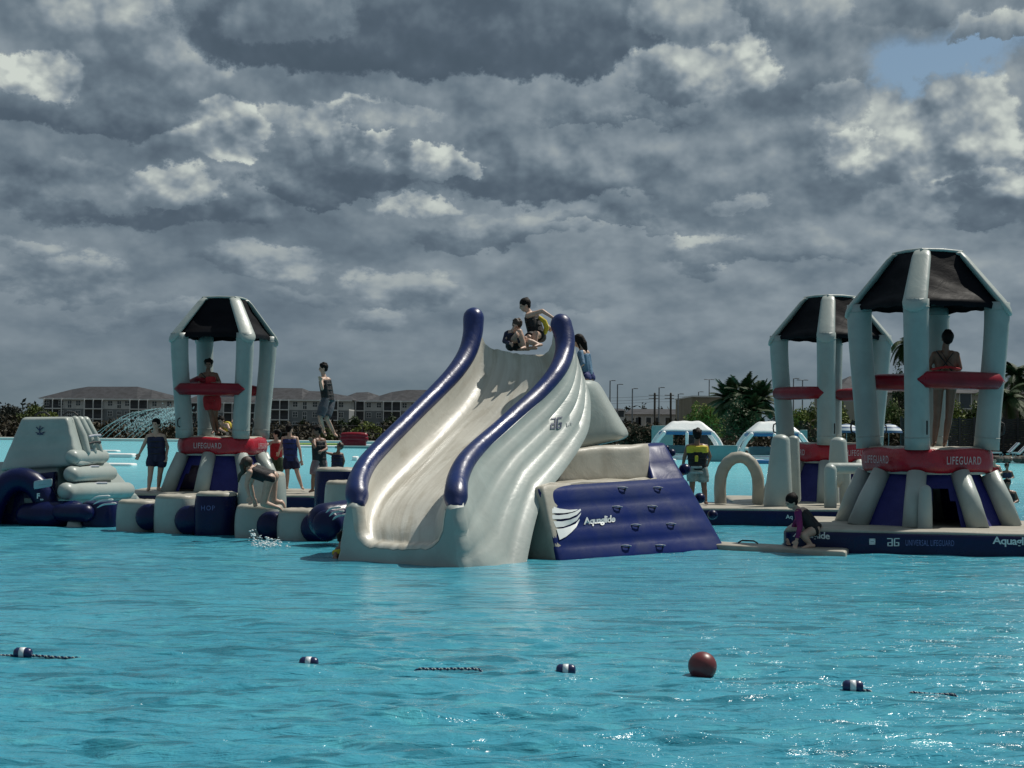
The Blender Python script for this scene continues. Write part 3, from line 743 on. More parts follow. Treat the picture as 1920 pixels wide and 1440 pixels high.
        bx(g, -.075, .075, -.006, .006, -.07, .05, Matrix.Translation(q+n2*.01) @ Matrix((a, n2, Vector((0, 0, 1)))).transposed().to_4x4())
        part('patch', g, M_STRAP, hd, smooth=False)
    for s_, q, mt in ((text2d('Aquaglide', .03, .9), [(1094, 989), (1152, 984), (1153, 966), (1093, 971)], M_WHITE),):
        part('lettering', decal(s_, q, tr, .014), mt, cw)
    # the fan shaped wing emblem: three white feathers
    g = ([], []); 
    def poly(pts):
        o_ = len(g[0]); g[0].extend([((x-1018)/75, (1014-y)/76) for x, y in pts])
        for k in range(1, len(pts)-1): g[1].append((o_, o_+k, o_+k+1))
    def band(a, b):
        for k in range(len(a)-1): poly([a[k], a[k+1], b[k+1], b[k]])
    band([(1022, 940), (1033, 949), (1048, 955), (1066, 957), (1082, 956)], [(1031, 963), (1042, 963), (1056, 963), (1070, 961), (1080, 958)])
    band([(1032, 966), (1046, 967), (1062, 965), (1076, 961), (1087, 955)], [(1035, 974), (1050, 974), (1066, 972), (1080, 966), (1088, 958)])
    band([(1036, 978), (1052, 978), (1068, 975), (1080, 970), (1088, 962)], [(1041, 990), (1055, 989), (1069, 984), (1080, 976), (1087, 966)])
    band([(1042, 993), (1055, 992), (1068, 988), (1078, 982), (1085, 973)], [(1048, 1013), (1060, 1007), (1070, 999), (1079, 990), (1085, 976)])
    part('wing_emblem', decal(g, [(1018, 1014), (1093, 1014), (1093, 938), (1018, 938)], tr, .016), M_WHITE, cw)
    trb = bvh(body)
    part('flank_emblem', decal(LOGO, [(1031, 805), (1052, 803), (1053, 782), (1033, 785)], trb, .012), M_INK, t)
    part('flank_lettering', decal(strokes2d([(.05, .1, .05, .9), (.05, .1, .3, .1), (.45, .2, .65, .8), (.8, .2, .8, .8), (.8, .5, 1, .5)], .07), [(1062, 800), (1073, 797), (1073, 789), (1062, 792)], trb, .012), M_INK2, t)
    # little balls of the climbing edge behind
    for (bx_, by, rr) in ((1259, 849, 9), (1284, 880, 13), (1250, 840, 6), (1312, 934, 12), (1336, 965, 11)):
        c = U(bx_, by, 25.6); part('bumper_ball', ellipsoid(MB(), c, rr/140, rr/125, rr/150), M_NAVY, t)
    return t
sl_t = slide()
# underlying float of the slide at the far left: small navy striped buffer joins the stepping course (built there)

# ------------------------------------------------------------------ left climbing pyramid
def pyramid():
    t = thing('climbing_pyramid', 'grey inflatable climbing pyramid with steps and a navy arch, at the left edge', 'inflatable climber', (-8.2, 29.6, 0))
    def q4(k, amp):
        return lambda p: (p[0], p[1]-(amp*abs(math.sin((p[2]+1)/2*k*math.pi))**.5 if p[1] < 0 else 0), p[2])
    A, B, C = U(-6, 886, 29.2), U(152, 874, 28.75), U(203, 868, 31.6)
    At, Bt, Ct = U(40, 782, 29.3), U(128, 781, 28.95), U(167, 783, 31.0)
    D_ = A+(C-B); Dt = At+(Ct-Bt)
    up_ = hexa(MB(), [A, B, D_, C, At, Bt, Dt, Ct], (.16, .16, .10), 20, q4(4, .016))
    part('upper_block', up_, M_GREY, t)
    a, b, c = U(-30, 985, 28.9), U(108, 985, 28.7), U(268, 938, 32.4)
    at, bt, ct = U(-10, 866, 29.3), U(110, 872, 29.0), U(205, 866, 31.8)
    d_ = a+(c-b); dt = at+(ct-bt)
    lo = hexa(MB(), [a, b, d_, c, at, bt, dt, ct], (.08, .08, .12), 18)
    part('lower_block', lo, M_GREY, t)
    # steps on the right-hand side
    for (x0, y0, d0, x1, y1, d1, r_) in ((136, 857, 28.75, 192, 856, 31.2, .125), (134, 889, 28.6, 206, 887, 31.3, .135), (124, 921, 28.4, 238, 919, 31.6, .145)):
        p, q = U(x0, y0, d0), U(x1, y1, d1)
        g = MB(); tube(g, [p, p.lerp(q, .33), p.lerp(q, .66), q], r_, 16)
        stp = part('step', g, M_GREY, t)
        g = MB(); m_ = p.lerp(q, .5)+Vector((.02, -.09, r_*.75)); d = (q-p).normalized()
        tube(g, [m_-d*.3, m_-d*.2+Vector((.05, 0, .03)), m_+d*.3+Vector((.05, 0, .03)), m_+d*.4], .018, 6)
        part('handle', g, M_HAND, stp)
    # vertical ribs and grips on the steep lit side
    for u in (.25, .5, .75):
        p = B.lerp(C, u).lerp(Bt.lerp(Ct, u), .28); q = B.lerp(C, u).lerp(Bt.lerp(Ct, u), .92)
        part('rib', tube(MB(), [p+Vector((.03, -.02, 0)), p.lerp(q, .5)+Vector((.05, -.02, 0)), q], .085, 10), M_GREY, t)
    p = B.lerp(C, .5).lerp(Bt.lerp(Ct, .5), .45)+Vector((.12, -.06, 0))
    for dz in (0, .12):
        g = MB(); tube(g, [p+Vector((0, -.35, dz)), p+Vector((.05, -.2, dz+.02)), p+Vector((.05, .25, dz+.02)), p+Vector((0, .4, dz))], .022, 6)
        part('handle', g, M_STRAP if dz == 0 else M_HAND, t)
    for u in (.35, .95):
        p = At.lerp(Bt, u)+Vector((0, .3, .03)); g = MB(); tube(g, [p-Vector((.12, 0, 0)), p+Vector((-.05, 0, .05)), p+Vector((.05, 0, .05)), p+Vector((.12, 0, 0))], .015, 6)
        part('handle', g, M_STRAP, t)
    # palm-shaped emblem on the shaded face
    tr = bvh(up_)
    sh = strokes2d([(.5, .1, .42, .5), (.42, .5, .15, .85), (.42, .5, .5, .98), (.42, .5, .78, .8), (.1, .2, .35, .12), (.62, .12, .9, .25), (.25, .02, .75, .02)], .055)
    part('emblem', decal(sh, [(67, 815), (86, 815), (86, 799), (67, 799)], tr, .02), M_INK, t)
    # navy arch in front
    cxp = 48; pts = []
    ar = MB()
    for k in range(17):
        a_ = math.pi*k/16; pts.append(U(38, 975, 28.5)+Vector((-math.cos(a_)*.50, 0, max(math.sin(a_), 0)*.80-.12)))
    tube(ar, pts, .20, 14, cap=False)
    part('arch', ar, M_NAVY, t)
    g = MB(); hexa(g, quadbox(U(-20, 985, 28.75), U(102, 985, 28.6), U(101, 884, 28.7), U(-20, 900, 28.8), (0, .3, 0)), (.08, .3, .1), 10)
    pl_ = part('front_panel', g, M_NAVY, t); trp = bvh(g)
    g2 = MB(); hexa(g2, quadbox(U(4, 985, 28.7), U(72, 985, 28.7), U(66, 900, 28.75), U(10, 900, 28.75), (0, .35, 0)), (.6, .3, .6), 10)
    part('tunnel_mouth', g2, pmat('tunnel_shade', (.004, .006, .03), .7), t)  # solid dark block, the tunnel's inner shade put into its colour
    rect = ([(0, 0), (1, 0), (1, 1), (0, 1)], [(0, 1, 2, 3)])
    g3 = MB(); hexa(g3, quadbox(U(63, 918, 28.15), U(97, 912, 28.15), U(98, 897, 28.15), U(63, 902, 28.15), (0, .02, 0)), .2, 3)
    sg = part('notice', g3, pmat('pale_notice', (.30, .42, .46), .5, .05, 5), t)
    part('lettering', on_plane(strokes2d([(0, .5, .2, .5), (.35, .5, .7, .5), (.8, .5, 1, .5)], .06), U(73, 911, 28.12), Vector((1, 0, .13)), Vector((0, 0, 1)), .12, .03), M_INK, sg)
    part('lettering', on_plane(text2d('F', .04), U(69, 935, 28.15), Vector((1, 0, 0)), Vector((0, 0, 1)), .05, .09), M_WHITE, t)
    part('lettering', on_plane(text2d('co', .03), U(75, 938, 28.15), Vector((1, 0, 0)), Vector((0, 0, 1)), .055, .025), M_WHITE, t)
    # small ledge tops between steps
    g = MB(); hexa(g, quadbox(U(100, 946, 28.5), U(262, 936, 32.0), U(262, 926, 32.0), U(102, 934, 28.5), (-.8, .3, 0)), .2, 8)
    part('ledge', g, M_GREY, t)
    # navy front log and the small grey cushion
    part('front_log', tube(MB(), [U(52, 966, 28.4), U(95, 966, 28.3), U(140, 961, 28.4)], [.20, .23, .20], 18), M_NAVY, t)
    return t
pyramid()

# ------------------------------------------------------------------ stepping course in front
def drum(mb_s, mb_t, c, r, z0, z1, ex=1.0):
    """upright, slightly barrelled drum: side and puffed top"""
    n = 28; prof = [(z0, .86), (z0+(z1-z0)*.2, .96), (z0+(z1-z0)*.4, 1.015), (z0+(z1-z0)*.6, 1.03), (z0+(z1-z0)*.8, 1.01), (z1-.09, .985), (z1-.03, .95)]
    vs = []; 
    def ring(z, s_): return [Vector((c.x+math.copysign(abs(math.cos(2*math.pi*j/n))**.72, math.cos(2*math.pi*j/n))*r*s_*ex, c.y+math.copysign(abs(math.sin(2*math.pi*j/n))**.72, math.sin(2*math.pi*j/n))*r*s_, z)) for j in range(n)]
    for z, s_ in prof: vs += ring(z, s_)
    mb_s.add(vs, [(i*n+j, i*n+(j+1) % n, (i+1)*n+(j+1) % n, (i+1)*n+j) for i in range(len(prof)-1) for j in range(n)])
    vs = []; pt = [(z1-.032, .953), (z1-.012, .935), (z1+.010, .90), (z1+.022, .82), (z1+.022, .70), (z1+.03, .45), (z1+.02, .15)]
    for k, (z, s_) in enumerate(pt):
        rg = ring(z, s_)
        if k >= 3: rg = [p+Vector((0, 0, .008*math.sin(j*1.3+k))) for j, p in enumerate(rg)]
        vs += rg
    mb_t.add(vs, [(i*n+j, i*n+(j+1) % n, (i+1)*n+(j+1) % n, (i+1)*n+j) for i in range(len(pt)-1) for j in range(n)]+[tuple((len(pt)-1)*n+j for j in range(n))])
def course():
    t = thing('stepping_course', 'row of grey and navy inflatable stepping drums between the pyramid and the slide', 'inflatable course', (-4.9, 26.2, 0))
    def one(px, d, wpx, ytop, sm, tm_=None, ex=1.0, low=-.25):
        c = Vector((X(px, d), d+.35, 0)); r = wpx/2/(F/d); z1 = Z(px, ytop, d+.15)
        s_, t_ = MB(), MB(); drum(s_, t_, c, r, low, z1, ex)
        dr = part('drum', s_, sm, t); part('drum_top', t_, tm_ or M_BEIGE, dr); return dr, s_
    one(253, 26.9, 76, 941, M_GREY)
    one(326, 26.5, 80, 931, M_GREY)
    dr, s_ = one(402, 26.1, 80, 926, M_NAVY); tr = bvh(s_)
    part('lettering', decal(text2d('HOP', .0, 1.2), [(378, 957), (403, 957), (403, 948), (378, 948)], tr, .01), M_FAINT, dr)
    one(488, 26.2, 88, 888, M_GREY); 
    one(484, 25.5, 90, 950, M_GREY)
    one(561, 25.1, 84, 958, M_GREY)
    one(184, 27.9, 72, 944, M_NAVY, M_NAVY)
    # navy cross floats seen end on
    for (px, py, d, rx) in ((276, 970, 26.72, 26), (352, 976, 26.35, 29), (506, 987, 25.42, 29), (590, 990, 25.0, 30), (612, 985, 24.0, 30)):
        p = F/d; c = U(px, py, d)
        g = MB(); tube(g, [c+Vector((0, .05, 0)), c+Vector((.1, .5, 0))], rx/p*.96, 20, capk=.45)
        part('cross_float', g, M_NAVY, t)
    # white stripes on the two striped buffers
    for (px, py, d, w_) in ((190, 940, 27.5, 26), (628, 962, 23.9, 16)):
        for k in range(3):
            c = U(px+k*6-6, py+k*7-5, d); g = MB()
            tube(g, crom([c+Vector((-w_/115*.55, -.02+.02*k, -.03)), c+Vector((0, -.05, .03)), c+Vector((w_/115*.75, -.04, .045))], 8), [.006, .018, .026, .03, .032, .033, .034, .035], 6, flat=.5)
            part('stripe', g, M_WHITE, t)
    g = MB(); tube(g, [U(608, 975, 24.3), U(650, 968, 24.6)], .24, 18); part('end_float', g, M_NAVY, t)
    g = MB(); hexa(g, quadbox(U(122, 992, 28.0), U(154, 992, 27.9), U(150, 977, 28.0), U(126, 977, 28.0), (0, .4, 0)), .3, 6); part('cushion', g, M_GREY, t)
    g = MB(); tube(g, [U(100, 962, 28.3), U(160, 962, 27.9)], .15, 14); part('link_float', g, M_NAVY, t)
    return t
course()
def drums2():
    t = thing('tall_drums', 'tall navy drum beside a lower grey one, just left of the slide', 'inflatable drums', (X(630, 28.5), 28.6, 0))
    s_, t_ = MB(), MB(); drum(s_, t_, Vector((X(632, 29), 29.2, 0)), .37, -.2, Z(630, 880, 29), 1.0)
    a = part('navy_drum', s_, M_NAVY, t); part('drum_top', t_, M_BEIGE, a)
    s_, t_ = MB(), MB(); drum(s_, t_, Vector((X(648, 27.4), 27.6, 0)), .33, -.2, Z(640, 905, 27.4), 1.0)
    a = part('grey_drum', s_, M_GREY, t); part('drum_top', t_, M_BEIGE, a)
drums2()

# ------------------------------------------------------------------ obstacle platform on the right
def right_platform():
    t = thing('obstacle_platform', 'low navy platform with beige top carrying an arch, tapered posts and a hurdle', 'floating platform', (4.9, 31.3, 0))
    mb, mt = platform(t, rotbox(5.55, 31.4, 2.35, 1.15, -.25, .29, -3))
    tr = bvh(mb)
    part('lettering', decal(text2d('Aq', .02), [(1473, 975), (1486, 975), (1486, 965), (1473, 965)], tr, .01), M_WHITE, t)
    y = 31.6
    pts = [U(1351, 944, y), U(1350, 905, y), U(1356, 880, y), U(1370, 862, y), U(1388, 857, y), U(1404, 863, y), U(1417, 882, y), U(1422, 905, y), U(1421, 943, y+.1)]
    part('arch', tube(MB(), crom(pts, 13), .112, 14, cap=False), M_BEIGE, t, smooth=50)
    def cone(x0, x1, d, yb, yt, r0, r1, mat=M_GREY, name='tapered_post'):
        a, b = U(x0, yb, d), U(x1, yt, d)
        part(name, tube(MB(), [a, a.lerp(b, .5), b], [r0, (r0+r1)/2, r1], 20, capk=.7), mat, t)
    cone(1459, 1464, 31.0, 945, 826, .27, .165)
    cone(1488, 1488, 31.9, 935, 824, .14, .105)
    cone(1572, 1572, 31.7, 900, 830, .20, .155)
    g = MB(); tube(g, [U(1557, 948, 30.7), U(1557, 882, 30.7)], .115, 16); part('hurdle_leg', g, M_GREY, t)
    g = MB(); tube(g, [U(1585, 944, 31.6), U(1585, 886, 31.6)], .10, 16); part('hurdle_leg', g, M_GREY, t)
    g = MB(); tube(g, [U(1557, 878, 30.8), U(1640, 878, 30.9)], .10, 16); part('hurdle_bar', g, M_GREY, t)
    return t
right_platform()
mt_ = MB(); c8 = [U(0, 0, 1)]*8
def mat_board():
    z1 = .07; f0 = (2.78, 24.35); f1 = (4.52, 23.05); b0 = (2.9, 25.0); b1 = (4.7, 23.75)
    c = [Vector((*p, -.06)) for p in (f0, f1, b0, b1)]+[Vector((*p, z1)) for p in (f0, f1, b0, b1)]
    g = hexa(MB(), c, (.06, .12, .5), 12)
    t = single('floating_mat', g, M_BEIGE, 'thin beige floating mat on the water between the slide and the nearest lifeguard tower', 'floating mat')
    h = MB(); p = Vector((3.25, 24.35, .09)); tube(h, [p, p+Vector((.05, 0, .03)), p+Vector((.2, -.1, .03)), p+Vector((.25, -.12, 0))], .012, 6)
    part('handle', h, M_STRAP, t)
mat_board()
# ------------------------------------------------------------------ people
def remesh(mb, vox, name, smooth=2):
    me = bpy.data.meshes.new('tmp'); me.from_pydata([tuple(p) for p in mb.v], [], mb.f)
    o = bpy.data.objects.new('tmp', me); COL.objects.link(o)
    m1 = o.modifiers.new('r', 'REMESH'); m1.mode = 'VOXEL'; m1.voxel_size = vox
    m2 = o.modifiers.new('s', 'SMOOTH'); m2.factor = .5; m2.iterations = smooth
    dg = bpy.context.evaluated_depsgraph_get(); r = bpy.data.meshes.new_from_object(o.evaluated_get(dg))
    out = MB(); out.v = [v.co.copy() for v in r.vertices]; out.f = [tuple(p.vertices) for p in r.polygons]
    bpy.data.objects.remove(o); bpy.data.meshes.remove(me); bpy.data.meshes.remove(r)
    return out
M_SK1 = pmat('tan_skin', (.36, .20, .135), .48, .08, 9, .002, 40)
M_SK2 = pmat('fair_skin', (.50, .33, .25), .48, .08, 9, .002, 40)
M_SK3 = pmat('brown_skin', (.20, .105, .07), .46, .08, 9, .002, 40)
M_HAIR = pmat('dark_hair', (.008, .006, .006), .6, .2, 30, .008, 60, spec=.15)
M_HAIRB = pmat('brown_hair', (.045, .026, .014), .5, .2, 30, .008, 60)
def cloth(name, col, **k): return pmat(name, col, k.pop('rough', .75), .14, 7, .012, 14, **k)
C_BLK = cloth('black_cloth', (.009, .009, .012)); C_NAVY = cloth('navy_cloth', (.010, .013, .05)); C_RED = cloth('red_cloth', (.42, .012, .02))
C_YEL = cloth('yellow_cloth', (.62, .50, .04)); C_DKBL = cloth('blue_cloth', (.02, .035, .16)); C_GREY = cloth('grey_cloth', (.07, .08, .10))
C_PAT = cloth('patterned_cloth', (.16, .19, .18), col2=(.40, .44, .42), fine=.6); C_PINK = cloth('patterned_pink_cloth', (.20, .12, .13), col2=(.42, .34, .34), fine=.6)
C_GRN = cloth('green_cloth', (.035, .06, .03)); C_MAG = cloth('magenta_sleeve', (.22, .01, .10), col2=(.10, .01, .09)); C_LBL = cloth('light_blue_cloth', (.07, .16, .27), col2=(.16, .28, .40), fine=.4)
M_EYE = pmat('eye', (.01, .01, .01), .2, 0)

def person(label, d, J, s=1.0, skin=M_SK1, hair=M_HAIR, face=(0, -1, 0), top=None, bottom=None, hairstyle='short', group=None, top_len=0.0, vest=True, leg_len=.55, sleeves=None, accent=None, extra=None, vox=.011, strap=None):
    """J: joint -> (px, py[, depth offset]) on the photo, at distance d; s: stature / 1.72 m"""
    G = {k: U(v[0], v[1], d+(v[2] if len(v) > 2 else 0)) for k, v in J.items()}
    g = lambda k: G[k]
    sh = (g('sl')+g('sr'))/2; hp = (g('hl')+g('hr'))/2
    if 'neck' not in G: G['neck'] = sh+(g('head')-sh)*.35
    foot = min((g(k) for k in G), key=lambda p: p.z)
    t = thing('person', label, 'person', (hp.x, hp.y, foot.z-.04*s), 0, group)
    fv = Vector(face).normalized(); hd = g('head'); upv = (hd-sh).normalized()
    upv = (upv+Vector((0, 0, .8))).normalized(); rv = fv.cross(upv).normalized(); fv2 = upv.cross(rv).normalized()
    HM = Matrix((rv, fv2, upv)).transposed()
    b = MB()
    def cap(a, c, r0, r1, seg=12): tube(b, [a, a.lerp(c, .5), c], [r0, (r0+r1)/2, r1], seg)
    R_ = lambda x: x*s
    # torso from overlapping chains, wide shoulders, waist, hips
    for k in ('l', 'r'):
        S_, H_ = g('s'+k), g('h'+k); ins = sh.lerp(S_, .55); hin = hp.lerp(H_, .8); w = ins.lerp(hin, .55)+(hp.lerp(sh, .45)-ins.lerp(hin, .55))*.15
        tube(b, [ins-(sh-hp).normalized()*R_(.02), w, hin], [R_(.088), R_(.082), R_(.098)], 14)
        cap(S_, sh.lerp(S_, .2), R_(.052), R_(.06))
        e, w_ = g('e'+k), g('w'+k)
        cap(S_, e, R_(.050), R_(.038)); cap(e, w_, R_(.038), R_(.025))
        # hand: palm and five fingers
        dr = (w_-e).normalized()
        if 'g'+k in G: dr = (g('g'+k)-w_).normalized()
        side = dr.cross(Vector((0, 1, 0)) if abs(dr.y) < .8 else Vector((1, 0, 0))).normalized(); nn = dr.cross(side)
        pm = w_+dr*R_(.05); ellipsoid(b, pm, R_(.02), R_(.04), R_(.048), M=Matrix((nn, side, dr)).transposed())
        for i, (o_, L) in enumerate(((-.028, .062), (-.010, .072), (.010, .068), (.027, .054))):
            p0 = w_+dr*R_(.085)+side*R_(o_); p1 = p0+dr*R_(L*.55)+side*R_(o_*.25)+nn*R_(.006); p2 = p1+dr*R_(L*.42)+nn*R_(.022)
            tube(b, [p0, p1, p2], [R_(.0098), R_(.009), R_(.008)], 7)
        p0 = w_+dr*R_(.03)+side*R_(-.03); p1 = p0+dr*R_(.03)-side*R_(.025); tube(b, [p0, p1, p1+dr*R_(.025)+nn*R_(.01)], [R_(.012), R_(.011), R_(.009)], 7)
        K_, A_ = g('k'+k), g('a'+k)
        cap(H_, K_, R_(.084), R_(.056)); tube(b, [K_, K_.lerp(A_, .3), A_], [R_(.053), R_(.055), R_(.034)], 12)
        T_ = g('t'+k) if 't'+k in G else A_+Vector((fv.x, fv.y, -.25)).normalized()*R_(.16)
        hl = A_+(A_-K_).normalized()*R_(.035)-(T_-A_).normalized()*R_(.03)
        tube(b, [hl, hl.lerp(T_, .55)+Vector((0, 0, R_(.008))), T_], [R_(.032), R_(.034), R_(.022)], 10, flat=.9)
    tube(b, [sh, g('neck'), hd], [R_(.060), R_(.052), R_(.05)], 12)
    # head: skull, jaw, nose, ears, brow, lips
    def hv(x, y, z): return hd+HM @ Vector((R_(x), R_(y), R_(z)))
    ellipsoid(b, hv(0, -.008, .022), R_(.076), R_(.092), R_(.096), M=HM); ellipsoid(b, hv(0, .020, -.045), R_(.056), R_(.066), R_(.062), M=HM)
    tube(b, [hv(0, .082, .015), hv(0, .100, -.018), hv(0, .086, -.028)], [R_(.010), R_(.014), R_(.012)], 8)
    for x in (-1, 1): ellipsoid(b, hv(x*.076, -.005, -.005), R_(.011), R_(.020), R_(.030), 8, 6, M=HM); ellipsoid(b, hv(x*.030, .078, .030), R_(.024), R_(.012), R_(.009), 8, 6, M=HM)
    ellipsoid(b, hv(0, .078, -.055), R_(.024), R_(.011), R_(.009), 8, 6, M=HM)
    part('body', remesh(b, vox*s if s < 1 else vox, 'body'), skin, t)
    e_ = MB()
    for x in (-1, 1): ellipsoid(e_, hv(x*.030, .080, .008), R_(.014), R_(.009), R_(.008), 8, 6, M=HM)
    part('eyes', e_, M_EYE, t)
    # hair
    h = MB(); ellipsoid(h, hv(0, -.022, .042), R_(.093), R_(.103), R_(.096), 16, 10, M=HM)
    if hairstyle in ('short', 'curly'):
        ellipsoid(h, hv(0, -.045, -.005), R_(.078), R_(.066), R_(.075), M=HM)
        for i in range(26 if hairstyle == 'curly' else 12):
            a = random.random()*6.28; el_ = random.uniform(.15, 1.4); rr = .092
            ellipsoid(h, hv(rr*math.cos(a)*math.cos(el_), -.02+rr*math.sin(a)*math.cos(el_)*1.02, .045+rr*math.sin(el_)), R_(.022), R_(.022), R_(.02), 7, 5, M=HM)
    if hairstyle == 'long':
        tube(h, [hv(0, -.06, .03), hv(0, -.09, -.06), hv(.02, -.085, -.17), hv(.03, -.07, -.27)], [R_(.07), R_(.066), R_(.05), R_(.02)], 10)
        for x in (-1, 1): tube(h, [hv(x*.06, .01, .05), hv(x*.078, -.01, -.04), hv(x*.07, -.02, -.14)], [R_(.03), R_(.024), R_(.012)], 8)
    if hairstyle == 'bun':
        ellipsoid(h, hv(0, -.045, -.01), R_(.07), R_(.06), R_(.07), M=HM); ellipsoid(h, hv(0, -.07, .10), R_(.04), R_(.04), R_(.035), M=HM)
    if hairstyle == 'pony':
        ellipsoid(h, hv(0, -.05, -.01), R_(.075), R_(.06), R_(.07), M=HM); tube(h, [hv(0, -.11, .04), hv(.05, -.17, .0), hv(.13, -.16, -.08), hv(.2, -.14, -.11)], [R_(.03), R_(.032), R_(.024), R_(.008)], 8)
    if hairstyle == 'hang':
        tube(h, [hv(0, .0, .08), hv(-.02, .07, .06), hv(-.04, .10, -.05)]+[hd+Vector((-.10*s, -.02, -.16*s)), hd+Vector((-.12*s, -.02, -.27*s))], [R_(.05), R_(.05), R_(.045), R_(.035), R_(.015)], 10)
    part('hair', remesh(h, .012*s, 'hair', 1), hair, t)
    # clothes
    U_ = (sh-hp)
    if top:
        c = MB(); ex = .015 if vest else .008
        lo = hp-U_*(.02+top_len)
        for k in ('l', 'r'):
            S_, H_ = g('s'+k), g('h'+k); ins = sh.lerp(S_, .54); hin = lo+(H_-hp)*.72
            tube(c, [ins+U_*.055, ins-U_*.05, ins.lerp(hin, .3), ins.lerp(hin, .6), hin], [R_(.045+ex*.5), R_(.086+ex), R_(.090+ex), R_(.088+ex), R_(.092+ex)], 16, cap=False)
        tube(c, [sh-U_*.06, hp.lerp(sh, .5), lo], [R_(.085+ex), R_(.098+ex), R_(.108+ex)], 16, cap=False)
        v = part('life_vest' if vest else 'swim_top', remesh(c, .012*s, 'vest', 2), top, t)
        if vest:
            for f_ in (.22, .5, .76):
                q = hp.lerp(sh, f_); w0 = (g('hr')-g('hl')).lerp(g('sr')-g('sl'), f_*.8); bel = MB(); n = 20; ax = w0.normalized(); ay = ax.cross(U_.normalized()).normalized(); rw = w0.length/2*.62+R_(.092+ex)
                tube(bel, [q+ax*(rw*math.cos(2*math.pi*i/n))+ay*(R_(.101+ex)*math.sin(2*math.pi*i/n)) for i in range(n)], R_(.010), 6, closed=True, cap=False)
                part('belt', bel, M_STRAP, v)
        if accent:
            a_ = MB()
            for k in ('l', 'r'):
                ins = sh.lerp(g('s'+k), .58); tube(a_, [ins+U_*.10, ins+U_*.02, ins-U_*.10, ins-U_*.26], [R_(.045), R_(.100+ex), R_(.104+ex), R_(.104+ex)], 16, cap=False)
            tube(a_, [sh+U_*.04, sh-U_*.26], [R_(.09+ex), R_(.112+ex)], 16, cap=False)
            part('shoulder_panel', remesh(a_, .012*s, 'acc', 2), accent, v)
    if sleeves:
        c = MB()
        for k in ('l', 'r'):
            tube(c, [sh.lerp(g('s'+k), .7), g('s'+k), g('e'+k), g('e'+k).lerp(g('w'+k), .92)], [R_(.07), R_(.060), R_(.047), R_(.032)], 12, cap=False)
        part('sleeves', remesh(c, .010, 'slv', 2), sleeves, t)
    if bottom:
        c = MB(); fl = .030 if leg_len > .3 else .008
        for k in ('l', 'r'):
            H_, K_ = g('h'+k), g('k'+k); q = H_.lerp(K_, leg_len)
            tube(c, [H_+(H_-K_)*.12, H_, H_.lerp(K_, leg_len*.5), q], [R_(.09), R_(.100), R_(.085+fl), R_(.072+fl)], 14, cap=False)
        tube(c, [hp+U_*.14, hp, hp-U_*.06], [R_(.10), R_(.118), R_(.10)], 16, cap=False)
        for k in ('l', 'r'): tube(c, [hp.lerp(g('h'+k), .75)+U_*.14, hp.lerp(g('h'+k), .85)], [R_(.102), R_(.108)], 14, cap=False)
        part('shorts' if leg_len > .3 else 'swim_bottom', remesh(c, .012*s, 'sh', 2), bottom, t)
    if strap:
        for (pts, r_) in strap:
            part('strap', tube(MB(), [U(*p) for p in pts], r_, 8, flat=.4), C_BLK, t)
    return t, G

# woman walking on the deck at the left
person('woman in navy life vest and dark shorts walking right of the pyramid', 35.3,
       dict(head=(292, 796), neck=(292, 808), sl=(278, 818), sr=(306, 818), el=(269, 836), er=(314, 838, .1), wl=(262, 850), wr=(312, 855), hl=(284, 860), hr=(304, 860), kl=(282, 889, -.05), kr=(300, 888, .1), al=(279, 915, -.1), ar=(297, 914, .25), tl=(276, 920, -.25), tr=(302, 919, .05)),
       1.0, M_SK2, M_HAIR, (-.2, -1, 0), C_NAVY, C_NAVY, 'pony', top_len=.12, leg_len=.5)
# lifeguard in red shorts on the left tower, leaning on the bar
t_, G_ = person('young lifeguard in red shorts leaning on the bar of the left tower', 35.5,
       dict(head=(391, 684), neck=(390, 693), sl=(377, 704), sr=(405, 703), el=(374, 720, -.1), er=(412, 717, -.1), wl=(393, 722, -.35), wr=(402, 719, -.38), hl=(389, 749), hr=(406, 749), kl=(396, 779, .05), kr=(404, 779, .1), al=(401, 806, .05), ar=(407, 806, .2), tl=(397, 812, -.1), tr=(410, 812, 0)),
       .98, M_SK3, M_HAIR, (.1, -1, -.1), None, C_RED, 'curly', leg_len=.62,
       strap=[([(378, 700, 35.37), (390, 712, 35.33), (405, 722, 35.35)], .022)])
part('chest_pack', hexa(MB(), quadbox(U(385, 721, 35.2), U(404, 721, 35.2), U(404, 706, 35.2), U(385, 706, 35.2), (0, .12, 0)), .4, 6), C_RED, t_)
g = MB(); tube(g, [U(360, 716, 35.6), U(372, 712, 35.5), U(384, 715, 35.4)], [.07, .085, .07], 12)
single('rescue_tube', g, M_DRED, 'red rescue tube tucked under the arm of the lifeguard on the left tower', 'rescue tube')
# person sitting low on that tower's deck
person('person in a dark vest lying on the left tower deck beside the lifeguard', 35.3,
       dict(head=(415, 790), neck=(419, 797), sl=(418, 802, .1), sr=(426, 797, -.1), el=(412, 805, -.1), er=(430, 806, -.2), wl=(424, 811, -.25), wr=(440, 813, -.25), hl=(434, 803, .15), hr=(440, 803, .35), kl=(438, 790, .3), kr=(444, 792, .5), al=(446, 810, .3), ar=(450, 810, .5), tl=(452, 812, .2), tr=(455, 812, .4)),
       .8, M_SK2, M_HAIR, (-.5, -1, -.3), C_BLK, C_BLK, 'short', accent=C_YEL)
